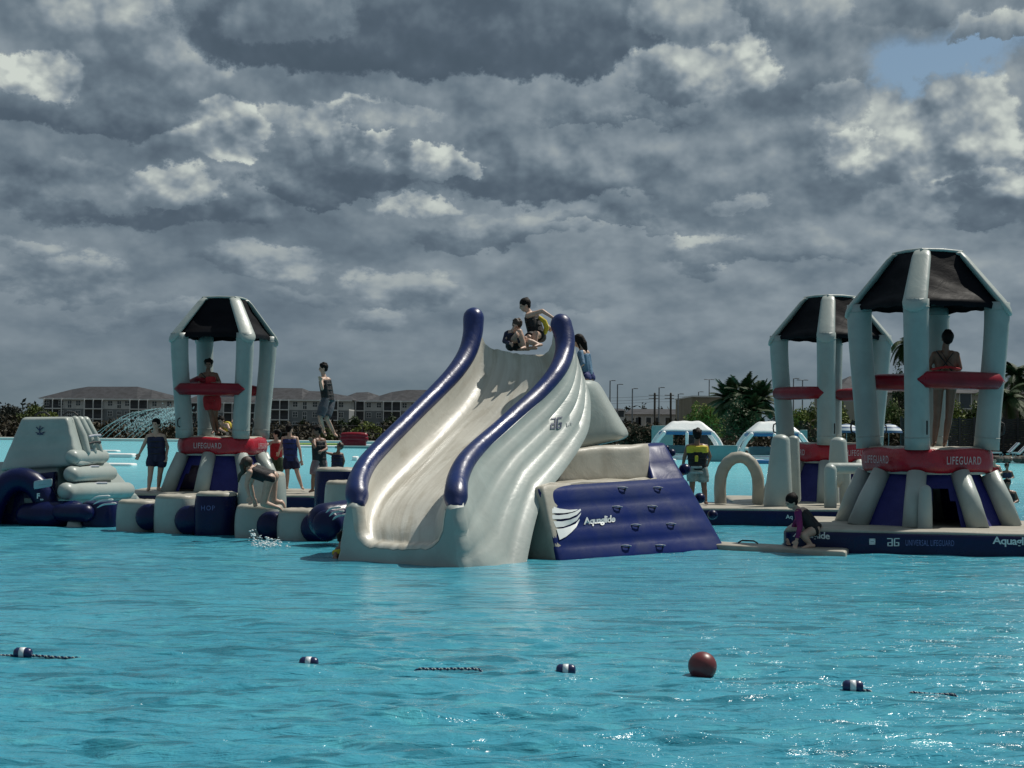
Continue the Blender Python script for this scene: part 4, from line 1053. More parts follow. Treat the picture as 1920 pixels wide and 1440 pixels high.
# woman in a black swimsuit kneeling on the grey step
person('woman in a black swimsuit kneeling forward on the grey stepping drums', 25.1,
       dict(head=(462, 872, -.1), neck=(472, 877, -.05), sl=(468, 886, -.16), sr=(480, 878, .2), el=(462, 910, -.2), er=(470, 908, .3), wl=(467, 930, -.25), wr=(476, 933, .3), hl=(505, 898, -.15), hr=(512, 893, .15), kl=(494, 944, -.18), kr=(512, 940, .15), al=(518, 951, -.1), ar=(526, 942, .2), tl=(528, 957, -.08), tr=(534, 951, .2)),
       .92, M_SK2, M_HAIRB, (-.6, -.2, -.9), C_BLK, C_BLK, 'hang', vest=False, leg_len=.12, vox=.010)
# group on the back edge of the left tower's float
person('boy in blue life vest seen from behind, legs apart, right of the left tower', 36.4,
       dict(head=(543, 805), neck=(543, 813), sl=(531, 822), sr=(556, 822), el=(527, 838, .1), er=(562, 842, -.05), wl=(523, 848, .25), wr=(565, 862, -.05), hl=(538, 862), hr=(552, 862), kl=(539, 890, -.05), kr=(558, 888, -.02), al=(538, 913), ar=(566, 913), tl=(534, 917, .15), tr=(569, 917, .15)),
       .84, M_SK2, M_HAIR, (.6, .7, 0), C_DKBL, C_NAVY, 'short', top_len=.05, leg_len=.65)
person('person in red top and green shorts reaching toward the left tower red ring', 37.0,
       dict(head=(519, 815), neck=(518, 823), sl=(509, 830), sr=(526, 830), el=(500, 834, -.2), er=(530, 850), wl=(490, 832, -.3), wr=(524, 862), hl=(511, 862), hr=(525, 862), kl=(512, 890), kr=(524, 890), al=(512, 915), ar=(525, 915)),
       .82, M_SK2, M_HAIR, (-1, -.1, 0), C_RED, C_GRN, 'curly', vest=False, leg_len=.8)
person('boy in black life vest and patterned shorts beside the tall navy drum', 35.0,
       dict(head=(594, 808), neck=(596, 818), sl=(588, 826, -.1), sr=(607, 826, .1), el=(590, 838, -.3), er=(612, 842, 0), wl=(584, 828, -.4), wr=(603, 846, -.25), hl=(592, 868, -.05), hr=(606, 868, .1), kl=(588, 894, -.1), kr=(604, 896, .1), al=(586, 918), ar=(600, 918, .1), tl=(580, 922, -.1), tr=(596, 922, 0)),
       .9, M_SK3, M_HAIR, (-1, -.4, -.1), C_BLK, C_PINK, 'curly', top_len=.1, leg_len=.85)
person('small child in a navy vest stretching one arm left, behind the tall navy drum', 36.2,
       dict(head=(637, 838), neck=(634, 847), sl=(624, 852), sr=(641, 852), el=(613, 849, -.1), er=(645, 864), wl=(600, 846, -.1), wr=(643, 874), hl=(626, 878), hr=(638, 878), kl=(626, 898), kr=(638, 898), al=(626, 916), ar=(638, 916)),
       .72, M_SK3, M_HAIRB, (-.7, -.6, 0), C_NAVY, C_NAVY, 'short')
person('teenager in a dark life vest and grey shorts caught in mid-jump above the others', 36.0,
       dict(head=(606, 691), neck=(606, 701), sl=(602, 712, -.2), sr=(616, 712, .15), el=(604, 729, -.35), er=(620, 728, .1), wl=(601, 715, -.45), wr=(612, 722, -.1), hl=(610, 750, -.1), hr=(621, 752, .1), kl=(600, 783, -.2), kr=(612, 783, -.05), al=(607, 809, .15), ar=(627, 813, .2), tl=(611, 817, -.05), tr=(632, 818, 0)),
       .92, M_SK2, M_HAIR, (-1, -.25, -.1), C_BLK, C_GREY, 'curly', top_len=0, leg_len=.92)
# riders at the top of the slide
t_, G_ = person('rider in black vest atop the slide, one hand on the right rail', 25.4,
       dict(head=(984, 573), neck=(990, 583), sl=(990, 592, -.15), sr=(1002, 590, .15), el=(1017, 583, -.2), er=(1018, 600, .2), wl=(1040, 598, -.3), wr=(1028, 612, .1), gl=(1052, 602, -.3), hl=(1000, 632, -.1), hr=(1014, 632, .12), kl=(986, 636, -.35), kr=(1004, 626, -.3), al=(988, 652, -.3), ar=(1002, 650, -.35)),
       .86, M_SK2, M_HAIR, (-1, -.3, -.4), C_BLK, C_BLK, 'bun', accent=None)
g = MB(); tube(g, [U(1013, 596, 25.33), U(1021, 603, 25.3), U(1025, 614, 25.33), U(1022, 624, 25.35)], [.03, .04, .04, .03], 10); part('vest_panel', g, C_YEL, t_)
person('hunched rider with bent knees, sitting in front at the slide top', 25.15,
       dict(head=(968, 611), neck=(964, 619), sl=(951, 626, .05), sr=(968, 624, .15), el=(946, 640), er=(975, 640, -.1), wl=(958, 644, -.25), wr=(972, 630, -.3), hl=(958, 648, .05), hr=(968, 648, .1), kl=(974, 622, -.25), kr=(992, 640, -.25), al=(984, 650, -.3), ar=(1010, 646, -.25)),
       .82, M_SK2, M_HAIRB, (-.5, -1, -.5), C_NAVY, C_BLK, 'short', vest=True, sleeves=C_NAVY, leg_len=.4)
person('climber in light blue long-sleeved top behind the right rail of the slide', 25.9,
       dict(head=(1084, 640), neck=(1090, 652), sl=(1088, 662, -.1), sr=(1100, 662, .1), el=(1093, 682, -.2), er=(1102, 684, 0), wl=(1080, 692, -.2), wr=(1088, 690, -.1), hl=(1096, 702), hr=(1104, 704, .1), kl=(1100, 722, -.1), kr=(1108, 720, .05), al=(1094, 736), ar=(1102, 738, .05)),
       .84, M_SK2, M_HAIR, (-1, .3, .1), C_LBL, C_DKBL, 'long', vest=False, sleeves=C_LBL, leg_len=.6)
# yellow panel on the rear rider's vest is part of her vest
# person in the yellow and black vest
t_, G_ = person('person in yellow-shouldered black life vest, seen from behind right of the climbing wall', 30.9,
       dict(head=(1307, 816), neck=(1307, 828), sl=(1290, 838), sr=(1324, 838), el=(1283, 858), er=(1331, 856, .05), wl=(1280, 878), wr=(1328, 868, .25), hl=(1298, 881), hr=(1318, 881), kl=(1298, 910), kr=(1320, 912), al=(1296, 938), ar=(1323, 940), tl=(1292, 943, .15), tr=(1326, 944, .15)),
       .93, M_SK3, M_HAIR, (0, 1, 0), C_BLK, C_PAT, 'short', accent=C_YEL, leg_len=.75)
for (w_, py, h_) in ((.03, 860, .11), (.10, 876, .04), (.12, 886, .035)):
    c = U(1306, py, 30.72); g = MB(); hexa(g, box8(c.x-w_, c.x+w_, c.y, c.y+.015, c.z-h_/2, c.z+h_/2), .25, 3); part('vest_print', g, C_YEL if py == 860 else M_INK2, t_)
# crouching on the mat
person('person in black top with magenta sleeves crouching on the floating mat', 23.9,
       dict(head=(1484, 941, -.1), neck=(1491, 952, -.05), sl=(1496, 962, -.16), sr=(1506, 958, .16), el=(1500, 988, -.25), er=(1490, 985, .2), wl=(1494, 1012, -.3), wr=(1482, 1008, .1), hl=(1526, 994, -.12), hr=(1532, 992, .12), kl=(1506, 1004, -.22), kr=(1500, 1002, .12), al=(1520, 1021, -.2), ar=(1526, 1020, .1), tl=(1504, 1028, -.28), tr=(1510, 1027, .05)),
       .9, M_SK2, M_HAIR, (-1, -.2, -.6), C_BLK, C_BLK, 'bun', vest=False, sleeves=C_MAG, leg_len=.15)
# lifeguard on the nearest tower, from behind
t_, G_ = person('lifeguard with hands on hips seen from behind, standing on the deck of the nearest tower', 25.3,
       dict(head=(1776, 636), neck=(1773, 650), sl=(1752, 665), sr=(1793, 665), el=(1741, 688, -.02), er=(1800, 690, -.02), wl=(1757, 706, .1), wr=(1788, 708, .12), hl=(1760, 722), hr=(1784, 722), kl=(1757, 782), kr=(1779, 782, .02), al=(1752, 828), ar=(1772, 828, .03), tl=(1749, 836, .15), tr=(1770, 836, .18)),
       1.0, M_SK3, M_HAIR, (0, 1, 0), None, cloth('tan_shorts', (.25, .19, .15)), 'short', leg_len=.16,
       strap=[([(1757, 660, 25.17), (1772, 680, 25.14), (1792, 704, 25.17)], .026), ([(1787, 662, 25.17), (1772, 682, 25.15), (1756, 702, 25.17)], .014), ([(1765, 659, 25.2), (1776, 676, 25.15), (1790, 688, 25.17)], .010)])
part('chest_band', tube(MB(), [U(1751, 692, 25.25), U(1762, 690, 25.17), U(1774, 688, 25.15), U(1786, 690, 25.17), U(1796, 692, 25.25)], .05, 10, flat=.35), C_RED, t_)
# bather half behind the foot of the slide
person('swimmer in black and yellow vest at the left foot of the slide', 21.6,
       dict(head=(642, 1012, .5), neck=(640, 1024, .4), sl=(633, 1032, .3), sr=(648, 1032, .4), el=(628, 1046, .2), er=(655, 1048, .4), wl=(634, 1055, .1), wr=(650, 1058, .3), hl=(637, 1062, .3), hr=(648, 1062, .35), kl=(637, 1085, .2), kr=(648, 1085, .2), al=(637, 1105, .3), ar=(648, 1105, .3)),
       .8, M_SK3, M_HAIR, (0, 1, 0), C_BLK, C_BLK, 'short', accent=C_YEL)
# far swimmers
def swimmer(label, px, py, d, skin=M_SK3, top=C_BLK):
    k = F/d; h = lambda m_: m_*k
    person(label, d, dict(head=(px, py-h(.38)), neck=(px, py-h(.26)), sl=(px-h(.17), py-h(.16)), sr=(px+h(.17), py-h(.16)), el=(px-h(.26), py+h(.04)), er=(px+h(.26), py+h(.04)), wl=(px-h(.15), py+h(.1), -.2), wr=(px+h(.15), py+h(.1), -.2),
           hl=(px-h(.1), py+h(.35)), hr=(px+h(.1), py+h(.35)), kl=(px-h(.1), py+h(.7)), kr=(px+h(.1), py+h(.7)), al=(px-h(.1), py+h(1.0)), ar=(px+h(.1), py+h(1.0))), 1.0, skin, M_HAIR, (0, -1, 0), top, top, 'short', vest=False, vox=.02)
swimmer('swimmer standing chest-deep in the far water at the right edge', 1888, 893, 66, M_SK3, C_NAVY)
swimmer('swimmer partly hidden by the right end of the nearest red ring', 1864, 884, 58, M_SK2, C_RED)
swimmer('swimmer seen only as a small dark head in the water at the right edge', 1889, 936, 42, M_SK3, C_BLK)
swimmer('swimmer in front of the second floating cabana', 1400, 862, 96, M_SK3, C_BLK)
swimmer('bather by the pale panel between the two floating cabanas', 1322, 858, 98, M_SK2, C_DKBL)
# ------------------------------------------------------------------ ball, lane floats and rope in the near water
g = MB(); c = U(1317, 1249, 11.75); ellipsoid(g, c, .099, .099, .099, 32, 22)
single('ball', g, pmat('brick_red_rubber', (.14, .024, .026), .38, .12, 9), 'brick red ball floating in the near water', 'ball', base=(c.x, c.y, c.z-.099))
M_FN = pmat('navy_float', (.008, .018, .085), .3, .1, 20); M_FW = pmat('white_float', (.70, .74, .76), .4, .05, 20)
FL = [(43, 1225, 'leftmost of the navy and white lane floats, near the left edge of the water'), (579, 1243, 'navy and white lane float in the water below the left of the slide'), (1061, 1257, 'navy and white lane float in the water left of the red ball'), (1599, 1288, 'rightmost of the navy and white lane floats, right of the red ball')]
pts = []
for (px, py, lb) in FL:
    p = W(px, py+5, .0); c = Vector((p.x, p.y, .020)); d = Vector((1, -.12, 0)).normalized()
    t = thing('lane_float', lb, 'lane float', (c.x, c.y, 0), 0, 'lane floats along the rope')
    for sgn in (-1, 1):
        g = MB(); tube(g, [c+d*sgn*.014, c+d*sgn*.045, c+d*sgn*.056], [.040, .041, .033], 18, capk=.35); part('end_block', g, M_FN, t)
    g = MB(); tube(g, [c-d*.019, c+d*.019], .0425, 20, cap=False); part('white_band', g, M_FW, t)
    pts.append(c)
# rope through the floats, dipping under between them
A_ = pts[0]-(pts[1]-pts[0])*.3; B_ = pts[-1]+(pts[-1]-pts[-2])*.6; ctl = [A_]+pts+[B_]
path = crom(ctl, 900); g = MB(); strands = [[], []]
def seen(px):
    z = -.06
    for a, b in ((-80, 180), (440, 612), (770, 925), (1028, 1102), (1570, 1655), (1690, 1812)):
        e = min(px-a, b-px)
        z = max(z, -.06+.055*max(0, min(1, e/22)))
    return z
for i, p in enumerate(path):
    px = 960+p.x/p.y*F; z = seen(px)+.007+.004*math.sin(i*.11)
    for k in (0, 1):
        a = i*1.25+k*math.pi; strands[k].append(Vector((p.x, p.y+.006*math.cos(a), z+.006*math.sin(a))))
r_ = MB(); tube(r_, strands[0], .0065, 6); t = thing('lane_rope', 'twisted navy and white rope dipping in and out of the near water', 'rope', (path[450].x, path[450].y, 0))
part('navy_strand', r_, M_FN, t); r_ = MB(); tube(r_, strands[1], .005, 6); part('white_strand', r_, M_GREY, t)
# splash beside the stepping drums
g = MB()
for i in range(170):
    px = random.gauss(505, 16); d = random.gauss(24.0, .35); z = abs(random.gauss(0, .05))+.005
    if random.random() < .15: px = 478+random.gauss(0, 3); z = random.random()*.22
    r = random.uniform(.005, .017); ellipsoid(g, (X(px, d), d, z), r*1.4, r, r*.8, 6, 4)
M_FOAM = pmat('white_water', (.75, .82, .83), .25, .05, 20)
single('water_splash', g, M_FOAM, 'small white splash on the water below the kneeling woman', 'splash', kind='stuff')

# ------------------------------------------------------------------ vegetation
def leafmat(name, a, b, sc=.35):
    m_ = pmat(name, a, .65, .2, sc, col2=b, spec=.25); return m_
L_DARK = leafmat('dark_foliage', (.024, .045, .016), (.05, .075, .025)); L_OLIVE = leafmat('olive_foliage', (.085, .115, .030), (.045, .065, .02))
L_YEL = leafmat('yellow_green_foliage', (.16, .19, .035), (.09, .12, .028)); L_BROWN = leafmat('brown_foliage', (.050, .040, .022), (.026, .024, .014)); L_GREY = leafmat('far_foliage', (.030, .038, .030), (.018, .024, .022))
M_BARK = pmat('bark', (.09, .07, .05), .85, .2, 3, .02, 9)
def foliage(lobes, n, leaf):
    """leaf-sized two-triangle faces scattered through lobes (c, rx, ry, rz)"""
    g = MB(); vs = []; fs = []
    wts = np.array([l[1]*l[3] for l in lobes]); wts = wts/wts.sum(); ch = rng.choice(len(lobes), n, p=wts)
    for i in range(n):
        c, rx, ry, rz = lobes[ch[i]]
        v = rng.normal(size=3); v /= np.linalg.norm(v); r = rng.random()**.4*(1+.25*rng.random()**3)
        p = Vector((c[0]+v[0]*rx*r, c[1]+v[1]*ry*r, c[2]+v[2]*rz*r))
        a = Vector(rng.normal(size=3)).normalized(); b = a.cross(Vector(rng.normal(size=3))).normalized(); s_ = leaf*(.6+.8*rng.random())
        o = len(vs); vs += [p-a*s_, p+b*s_*.45, p+a*s_, p-b*s_*.45]; fs.append((o, o+1, o+2, o+3))
    g.add(vs, fs); return g
def tree(name, label, px, ytop, d, wpx, mat, base=None, n=1400, cat='tree', group=None, leaf=None, lobes_n=7, trunk=True, zb=.2):
    k = F/d; x = X(px, d); zt = Z(px, ytop, d); w = wpx/k/2; hgt_ = zt-zb
    t = thing(name, label, cat, (x, d, zb), 0, group)
    lob = []
    lo = .30 if trunk else .12
    for i in range(lobes_n):
        u = (i+.5)/lobes_n*2-1; f_ = 1-abs(u)**2*.5
        rz = hgt_*random.uniform(.20, .30); rx = w*random.uniform(.32, .5)
        cz = zb+hgt_*(lo+(1-lo)*random.uniform(.25, .62)*f_)
        lob.append(((x+u*w*.68, d+random.uniform(-.5, .5)*w, cz), rx, rx, rz))
    lob.append(((x+random.uniform(-.2, .2)*w, d, zt-hgt_*.24), w*.42, w*.42, hgt_*.23))
    if not trunk: lob.append(((x, d, zb+hgt_*.25), w*.9, w*.5, hgt_*.25))
    part('crown', foliage(lob, n, leaf or max(1.6/k*1.5, .12)), mat, t, smooth=False)
    g = MB(); top_ = Vector((x, d, zb+hgt_*.6)); r = max(.06, hgt_*.03)
    tube(g, [Vector((x, d, zb-.1)), Vector((x+.05*w, d, zb+hgt_*.3)), top_], [r*1.3, r, r*.5], 8)
    for l in lob[::2]: tube(g, [Vector((x, d, zb+hgt_*.28)), Vector((x, d, zb+hgt_*.3)).lerp(Vector(l[0]), .5)+Vector((0, 0, -.1)), Vector(l[0])], [r*.6, r*.4, r*.15], 6)
    part('trunk' if trunk else 'stems', g, M_BARK, t)
    return t
def palm(label, px, ybase, ycrown, d, flen, mat=L_DARK, nf=22, droop=1.0, trunk_r=.16, group='palms on the shore', fan=False, lean=0):
    x = X(px, d); zc = Z(px, ycrown, d); zb = Z(px, ybase, d)
    t = thing('palm_tree', label, 'palm', (x, d, zb), 0, group)
    top_ = Vector((x, d, zc)); g = MB(); tube(g, [Vector((x-lean, d, zb)), Vector((x-lean*.5, d, (zb+zc)/2)), top_], [trunk_r*1.3, trunk_r, trunk_r], 10); part('trunk', g, M_BARK, t)
    vs = []; fs = []
    g = MB()
    for i in range(nf):
        a = i*2.399+random.random()*.3; el_ = random.uniform(-.35, 1.25) if not fan else random.uniform(-.6, 1.4); L = flen*random.uniform(.8, 1.1)
        pts = []; p = top_.copy(); v = Vector((math.cos(a)*math.cos(el_), math.sin(a)*math.cos(el_), math.sin(el_)))
        n = 9
        for k in range(n+1): pts.append(p.copy()); p += v*L/n; v = (v+Vector((0, 0, -.16*droop))).normalized()
        tube(g, pts, [.03]*3+[.02]*(n-2), 4)
        for k in range(1, n+1):
            dr = (pts[k]-pts[k-1]).normalized(); sd = dr.cross(Vector((0, 0, 1))).normalized(); f_ = math.sin(math.pi*(k/(n+.6)))**.6
            for q in (0, .25, .5, .75):
                o_ = pts[k-1].lerp(pts[k], q)
                for sg in (-1, 1):
                    tip = o_+(sd*sg*.8+dr*.55+Vector((0, 0, -.30*droop))).normalized()*flen*.34*f_*random.uniform(.8, 1.1); w_ = dr*.05*flen/2
                    o = len(vs); vs += [o_-w_, o_+w_, tip]; fs.append((o, o+1, o+2))
    g.add(vs, fs); part('crown', g, mat, t, smooth=False)
    return t
# far tree line all round, one mass
g = []
for i in range(130):
    px = -300+i*19+random.uniform(-9, 9); d = 560+random.uniform(-40, 60)
    if 80 < px < 330 or 500 < px < 820: continue
    zt = Z(px, 762+random.uniform(-7, 9)+ROLL*(px-960)+ (0 if px < 1000 else 4), d)
    g.append(((X(px, d), d, zt*.5), 3.4*random.uniform(.8, 1.8), 4, zt*.52))
o = single('distant_woods', foliage(g, 9000, .95), L_GREY, 'dark line of far-off trees along the horizon', 'woods', smooth=False, kind='stuff')
# undergrowth on the far bank
g = []
for i in range(120):
    px = -60+i*11.5+random.uniform(-6, 6)
    if px > 1010 and px < 1115: continue
    d = 214-max(0, px-900)*.06+random.uniform(-3, 10)
    yt = 796+random.uniform(-9, 8)
    if 160 < px < 340: yt = 790+random.uniform(-6, 8)
    if px < 90: yt = 782+random.uniform(-5, 8)
    zt = Z(px, yt, d); g.append(((X(px, d), d, max(zt*.45, .4)), 1.3, 1.6, max(zt*.58, .6)))
single('undergrowth', foliage(g, 15000, .30), L_BROWN, 'brown and dark green scrub along the far bank of the lagoon', 'scrub', smooth=False, kind='stuff')
g = []
for i in range(60):
    px = 1130+i*14+random.uniform(-6, 6); d = 158 if px < 1500 else 128
    d += random.uniform(-3, 8); yt = 803+random.uniform(-8, 8) if px < 1500 else 797+random.uniform(-10, 8)
    zt = Z(px, yt, d); g.append(((X(px, d), d, zt*.45), 1.1, 1.3, max(zt*.58, .5)))
single('shrubbery', foliage(g, 10000, .24), L_BROWN, 'dark brown scrub on the right-hand shore behind the cabanas', 'scrub', smooth=False, kind='stuff')
for i, (px, yt, d, w, m_, lb) in enumerate([
    (20, 757, 330, 70, L_GREY, 'dull dark tree at the left edge of the picture'), (68, 757, 250, 72, L_OLIVE, 'sunlit green tree left of the pyramid top, before the apartment block'), (45, 775, 225, 66, L_OLIVE, 'lower olive tree at the left edge, above the pyramid'), (95, 772, 240, 50, L_YEL, 'yellowish tree just behind the pyramid top'),
    (535, 800, 205, 34, L_BROWN, 'bush behind the red ring of the left tower'), (569, 786, 225, 22, L_DARK, 'small dark tree beside the jumping teenager'), (640, 785, 222, 44, L_DARK, 'dark tree right of the jumping teenager'), (668, 778, 224, 34, L_DARK, 'taller dark tree before the right apartment block'),
    (692, 790, 215, 70, L_YEL, 'light green round bush before the right apartment block'), (735, 776, 230, 36, L_DARK, 'dark tree close to the left rail of the slide'), (760, 792, 218, 60, L_OLIVE, 'olive bush close to the left rail of the slide'), (610, 800, 210, 40, L_OLIVE, 'olive bush behind the jumping teenager'),
    (1392, 742, 125, 84, L_DARK, 'dark round tree mass behind the palm group'), (1302, 752, 150, 40, L_YEL, 'yellow-green tree left of the tan building'), (1330, 754, 145, 60, L_YEL, 'yellow-green tree before the tan building'), (1500, 762, 140, 60, L_YEL, 'yellow-green tree seen between the posts of the middle tower'), (1520, 752, 150, 40, L_OLIVE, 'olive tree seen between the posts of the middle tower'),
    (1575, 752, 132, 50, L_YEL, 'yellow-green bush right of the middle tower front post'), (1625, 756, 130, 60, L_OLIVE, 'olive bush behind the nearest tower left post'), (1675, 745, 128, 60, L_OLIVE, 'olive tree under the red bar of the nearest tower'), (1684, 668, 134, 36, L_DARK, 'dark tree rising left of the nearest tower front post'), (1790, 748, 124, 60, L_YEL, 'yellow-green tree behind the lifeguard of the nearest tower'), (1830, 752, 124, 50, L_OLIVE, 'olive tree behind the right post of the nearest tower'),
    (1900, 745, 122, 50, L_DARK, 'dark tree at the right edge behind the fence'), (1190, 795, 150, 70, L_BROWN, 'brown dry bush right of the slide fin'), (1215, 800, 150, 60, L_BROWN, 'brown dry bush left of the first floating cabana')]):
    tree('bush' if yt > 784 else 'broadleaf_tree', lb, px, yt, d, w, m_, n=1300 if w < 50 else 2300, cat='bush' if yt > 784 else 'tree', group='trees and bushes on the shore', trunk=yt <= 784)
# tree tops behind the townhouses
for px, yt, w, lb in [(1135, 757, 30, 'far dark tree just above the slide fin'), (1160, 762, 26, 'far dark tree above the narrow white townhouse'), (1182, 760, 18, 'far thin tree at the third lamp post'), (1207, 757, 22, 'far rounded tree above the left end of the long townhouse'), (1240, 763, 22, 'far tree between the two power poles'), (1257, 764, 20, 'far tree behind the second power pole'), (1292, 764, 22, 'far tree touching the left side of the tan building')]:
    tree('broadleaf_tree', lb, px, yt, 400, w, L_GREY, n=500, group='tree row behind the townhouses')
palm('bushy dark fan palm right of the tan building, left of the group', 1368, 812, 750, 136, 1.9, nf=64, droop=.7, fan=True)
palm('tallest dark palm of the group beside the middle tower', 1395, 812, 742, 132, 1.9, nf=70, droop=.8, fan=True)
palm('dark fan palm touching the left post of the middle tower', 1425, 812, 752, 130, 1.8, nf=64, droop=.8, fan=True)
palm('low dark palm at the foot of the palm group', 1405, 812, 778, 126, 1.8, nf=56, droop=.8, fan=True)
palm('tall palm with fronds drooping left, seen above the red bar of the nearest tower', 1700, 800, 645, 134, 2.0, nf=16, droop=1.9)
palm('palm at the right edge with its crown above the grey roof', 1905, 800, 706, 118, 2.0, nf=26, droop=1.0)
palm('lower palm at the right edge with arching fronds', 1885, 810, 752, 114, 2.2, nf=24, droop=1.3)

# ------------------------------------------------------------------ buildings
M_ROOF = pmat('grey_shingles', (.022, .025, .033), .8, .2, .6, fine=.3); M_WW = pmat('pale_siding', (.52, .53, .52), .7, .08, .3); M_GS = pmat('grey_siding', (.19, .21, .22), .75, .08, .3)
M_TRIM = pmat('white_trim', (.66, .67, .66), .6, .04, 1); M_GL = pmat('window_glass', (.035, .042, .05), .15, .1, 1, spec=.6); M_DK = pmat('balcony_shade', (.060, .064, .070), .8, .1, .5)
M_RAIL = pmat('balcony_rail', (.10, .10, .11), .6, .05, 1)
def apartment(label, d, x0, x1, eave, base, roof, bays, group='apartment blocks beyond the lagoon', fl=19.0):
    """roof: list of (px, py) skyline; bays: (kind, px); storeys counted down from the eave"""
    k = F/d; t = thing('apartment_block', label, 'building', ((X(x0, d)+X(x1, d))/2, d, 0), 0, group)
    X0, X1 = X(x0, d), X(x1, d); ze = Z((x0+x1)/2, eave, d); fh = fl/k; dep = 16
    nst = 4
    g = MB(); bx(g, X0, X1, d, d+dep, ze-fh, ze); part('upper_wall', g, M_WW, t, smooth=False)
    g = MB(); bx(g, X0+.02, X1-.02, d+.05, d+dep-.1, -.5, ze-fh-.003); part('lower_wall', g, M_GS, t, smooth=False)
    # roof: front eave line up to the skyline ridge, and down behind
    g = MB(); n = len(roof); ov = .9
    fr = [Vector((X(px, d)+(-ov if i == 0 else ov if i == n-1 else 0), d-ov, ze+.02)) for i, (px, py) in enumerate(roof)]
    rd = [Vector((X(px, d+dep/2)+(0), d+dep/2, max(Z(px, py, d+dep/2), ze+.03))) for px, py in roof]
    bk = [Vector((p.x, d+dep+ov, ze+.02)) for p in fr]
    g.add(fr+rd+bk, [(i, i+1, n+i+1, n+i) for i in range(n-1)]+[(n+i, n+i+1, 2*n+i+1, 2*n+i) for i in range(n-1)]+[(0, n, 2*n), (n-1, 3*n-1, 2*n-1)]+[tuple(list(range(n))[::-1]+[2*n+i for i in range(n)])])
    part('roof', g, M_ROOF, t, smooth=False)
    g = MB(); bx(g, X0-ov, X1+ov, d-ov-.03, d-ov+.02, ze-.28, ze+.10); part('fascia', g, M_TRIM, t, smooth=False)
    for kind, px in bays:
        xc = X(px, d)
        for s_ in range(nst-1):
            zt = ze-.45-fh*s_; 
            if kind in 'wt':
                w = .62 if kind == 'w' else .52; h = 1.35 if kind == 'w' else 2.0; zt -= .12
                g = MB(); bx(g, xc-w-.10, xc+w+.10, d-.07, d-.002, zt-h-.10, zt+.10)
                f_ = part('window', g, M_TRIM, t, smooth=False); g = MB()
                for (a, b_) in ((-w, -.05), (.05, w)):
                    bx(g, xc+a, xc+b_, d-.10, d-.075, zt-h, zt-h*.53); bx(g, xc+a, xc+b_, d-.10, d-.075, zt-h*.47, zt)
                part('pane', g, M_GL, f_, smooth=False)
            else:
                w = 2.5; g = MB(); bx(g, xc-w, xc+w, d-.03, d+.02, zt-fh+.65, zt+.12); p_ = part('balcony', g, M_DK, t, smooth=False)  # flat dark sheet on the wall, recess shade given as colour
                g = MB(); bx(g, xc-w-.1, xc+w+.1, d-1.3, d-.035, zt-fh+.36, zt-fh+.62)
                for xx in (-w, 0, w): bx(g, xc+xx-.12, xc+xx+.12, d-1.28, d-1.05, zt-fh+.63, zt+.30)
                part('balcony_slab', g, M_TRIM, p_, smooth=False)
                g = MB(); bx(g, xc-w, xc+w, d-1.26, d-1.22, zt-fh+1.55, zt-fh+1.62)
                for q in range(17): xx = -w+2*w*q/16; bx(g, xc+xx-.025, xc+xx+.025, d-1.255, d-1.225, zt-fh+.63, zt-fh+1.55)
                part('balcony_rail', g, M_RAIL, p_, smooth=False)
    return t
apartment('apartment block left of the left tower, with a long grey hipped roof', 480, 82, 332, 748, 800, [(78, 748), (135, 730), (165, 725), (258, 725), (285, 731), (336, 748)], [('w', 88), ('b', 101), ('w', 115), ('t', 131), ('w', 147), ('b', 177), ('w', 207), ('t', 224), ('w', 239), ('b', 262), ('w', 290), ('w', 318)])
apartment('apartment block seen through the posts of the left tower', 500, 352, 505, 755, 800, [(345, 754), (375, 740), (392, 732), (470, 731), (490, 736), (506, 744)], [('b', 372), ('w', 396), ('t', 410), ('b', 437), ('w', 462), ('b', 487)])
apartment('apartment block behind the jumping teenager, its roof stepping down to the right', 480, 508, 655, 750, 800, [(500, 727), (567, 728), (580, 733), (606, 734), (632, 739), (658, 743)], [('b', 526), ('w', 554), ('t', 572), ('w', 591), ('b', 618), ('w', 640)])
apartment('apartment block just left of the slide, its roof with two low peaks', 500, 656, 815, 752, 800, [(652, 742), (668, 736), (690, 735), (712, 742), (735, 735), (762, 731), (818, 731)], [('b', 668), ('w', 692), ('w', 711), ('b', 736), ('w', 759), ('t', 775), ('b', 798)])
def house(name, label, d, x0, x1, eave, ridge, xr0, xr1, wall, zb=0, wins=(), dep=12, group=None, yb=800):
    t = thing(name, label, 'building', ((X(x0, d)+X(x1, d))/2, d, 0), 0, group); X0, X1 = X(x0, d), X(x1, d); ze = Z((x0+x1)/2, eave, d); zr = Z((x0+x1)/2, ridge, d+dep/2)
    g = MB(); bx(g, X0, X1, d, d+dep, -.3, ze); part('wall', g, wall, t, smooth=False)
    a, b_ = X(xr0, d), X(xr1, d); o_ = .6
    g = MB(); g.add([(X0-o_, d-o_, ze+.01), (X1+o_, d-o_, ze+.01), (X1+o_, d+dep+o_, ze+.01), (X0-o_, d+dep+o_, ze+.01), (a, d+dep/2, zr), (b_, d+dep/2, zr)], [(0, 1, 5, 4), (1, 2, 5), (2, 3, 4, 5), (3, 0, 4), (0, 3, 2, 1)])
    part('roof', g, M_ROOF, t, smooth=False)
    for (px, py, w, h) in wins:
        c = U(px, py, d); g = MB(); bx(g, c.x-w-.1, c.x+w+.1, d-.07, d-.003, c.z-h-.1, c.z+h+.1); f_ = part('window', g, M_TRIM, t, smooth=False); g = MB(); bx(g, c.x-w, c.x+w, d-.1, d-.073, c.z-h, c.z+h); part('pane', g, M_GL, f_, smooth=False)
    return t
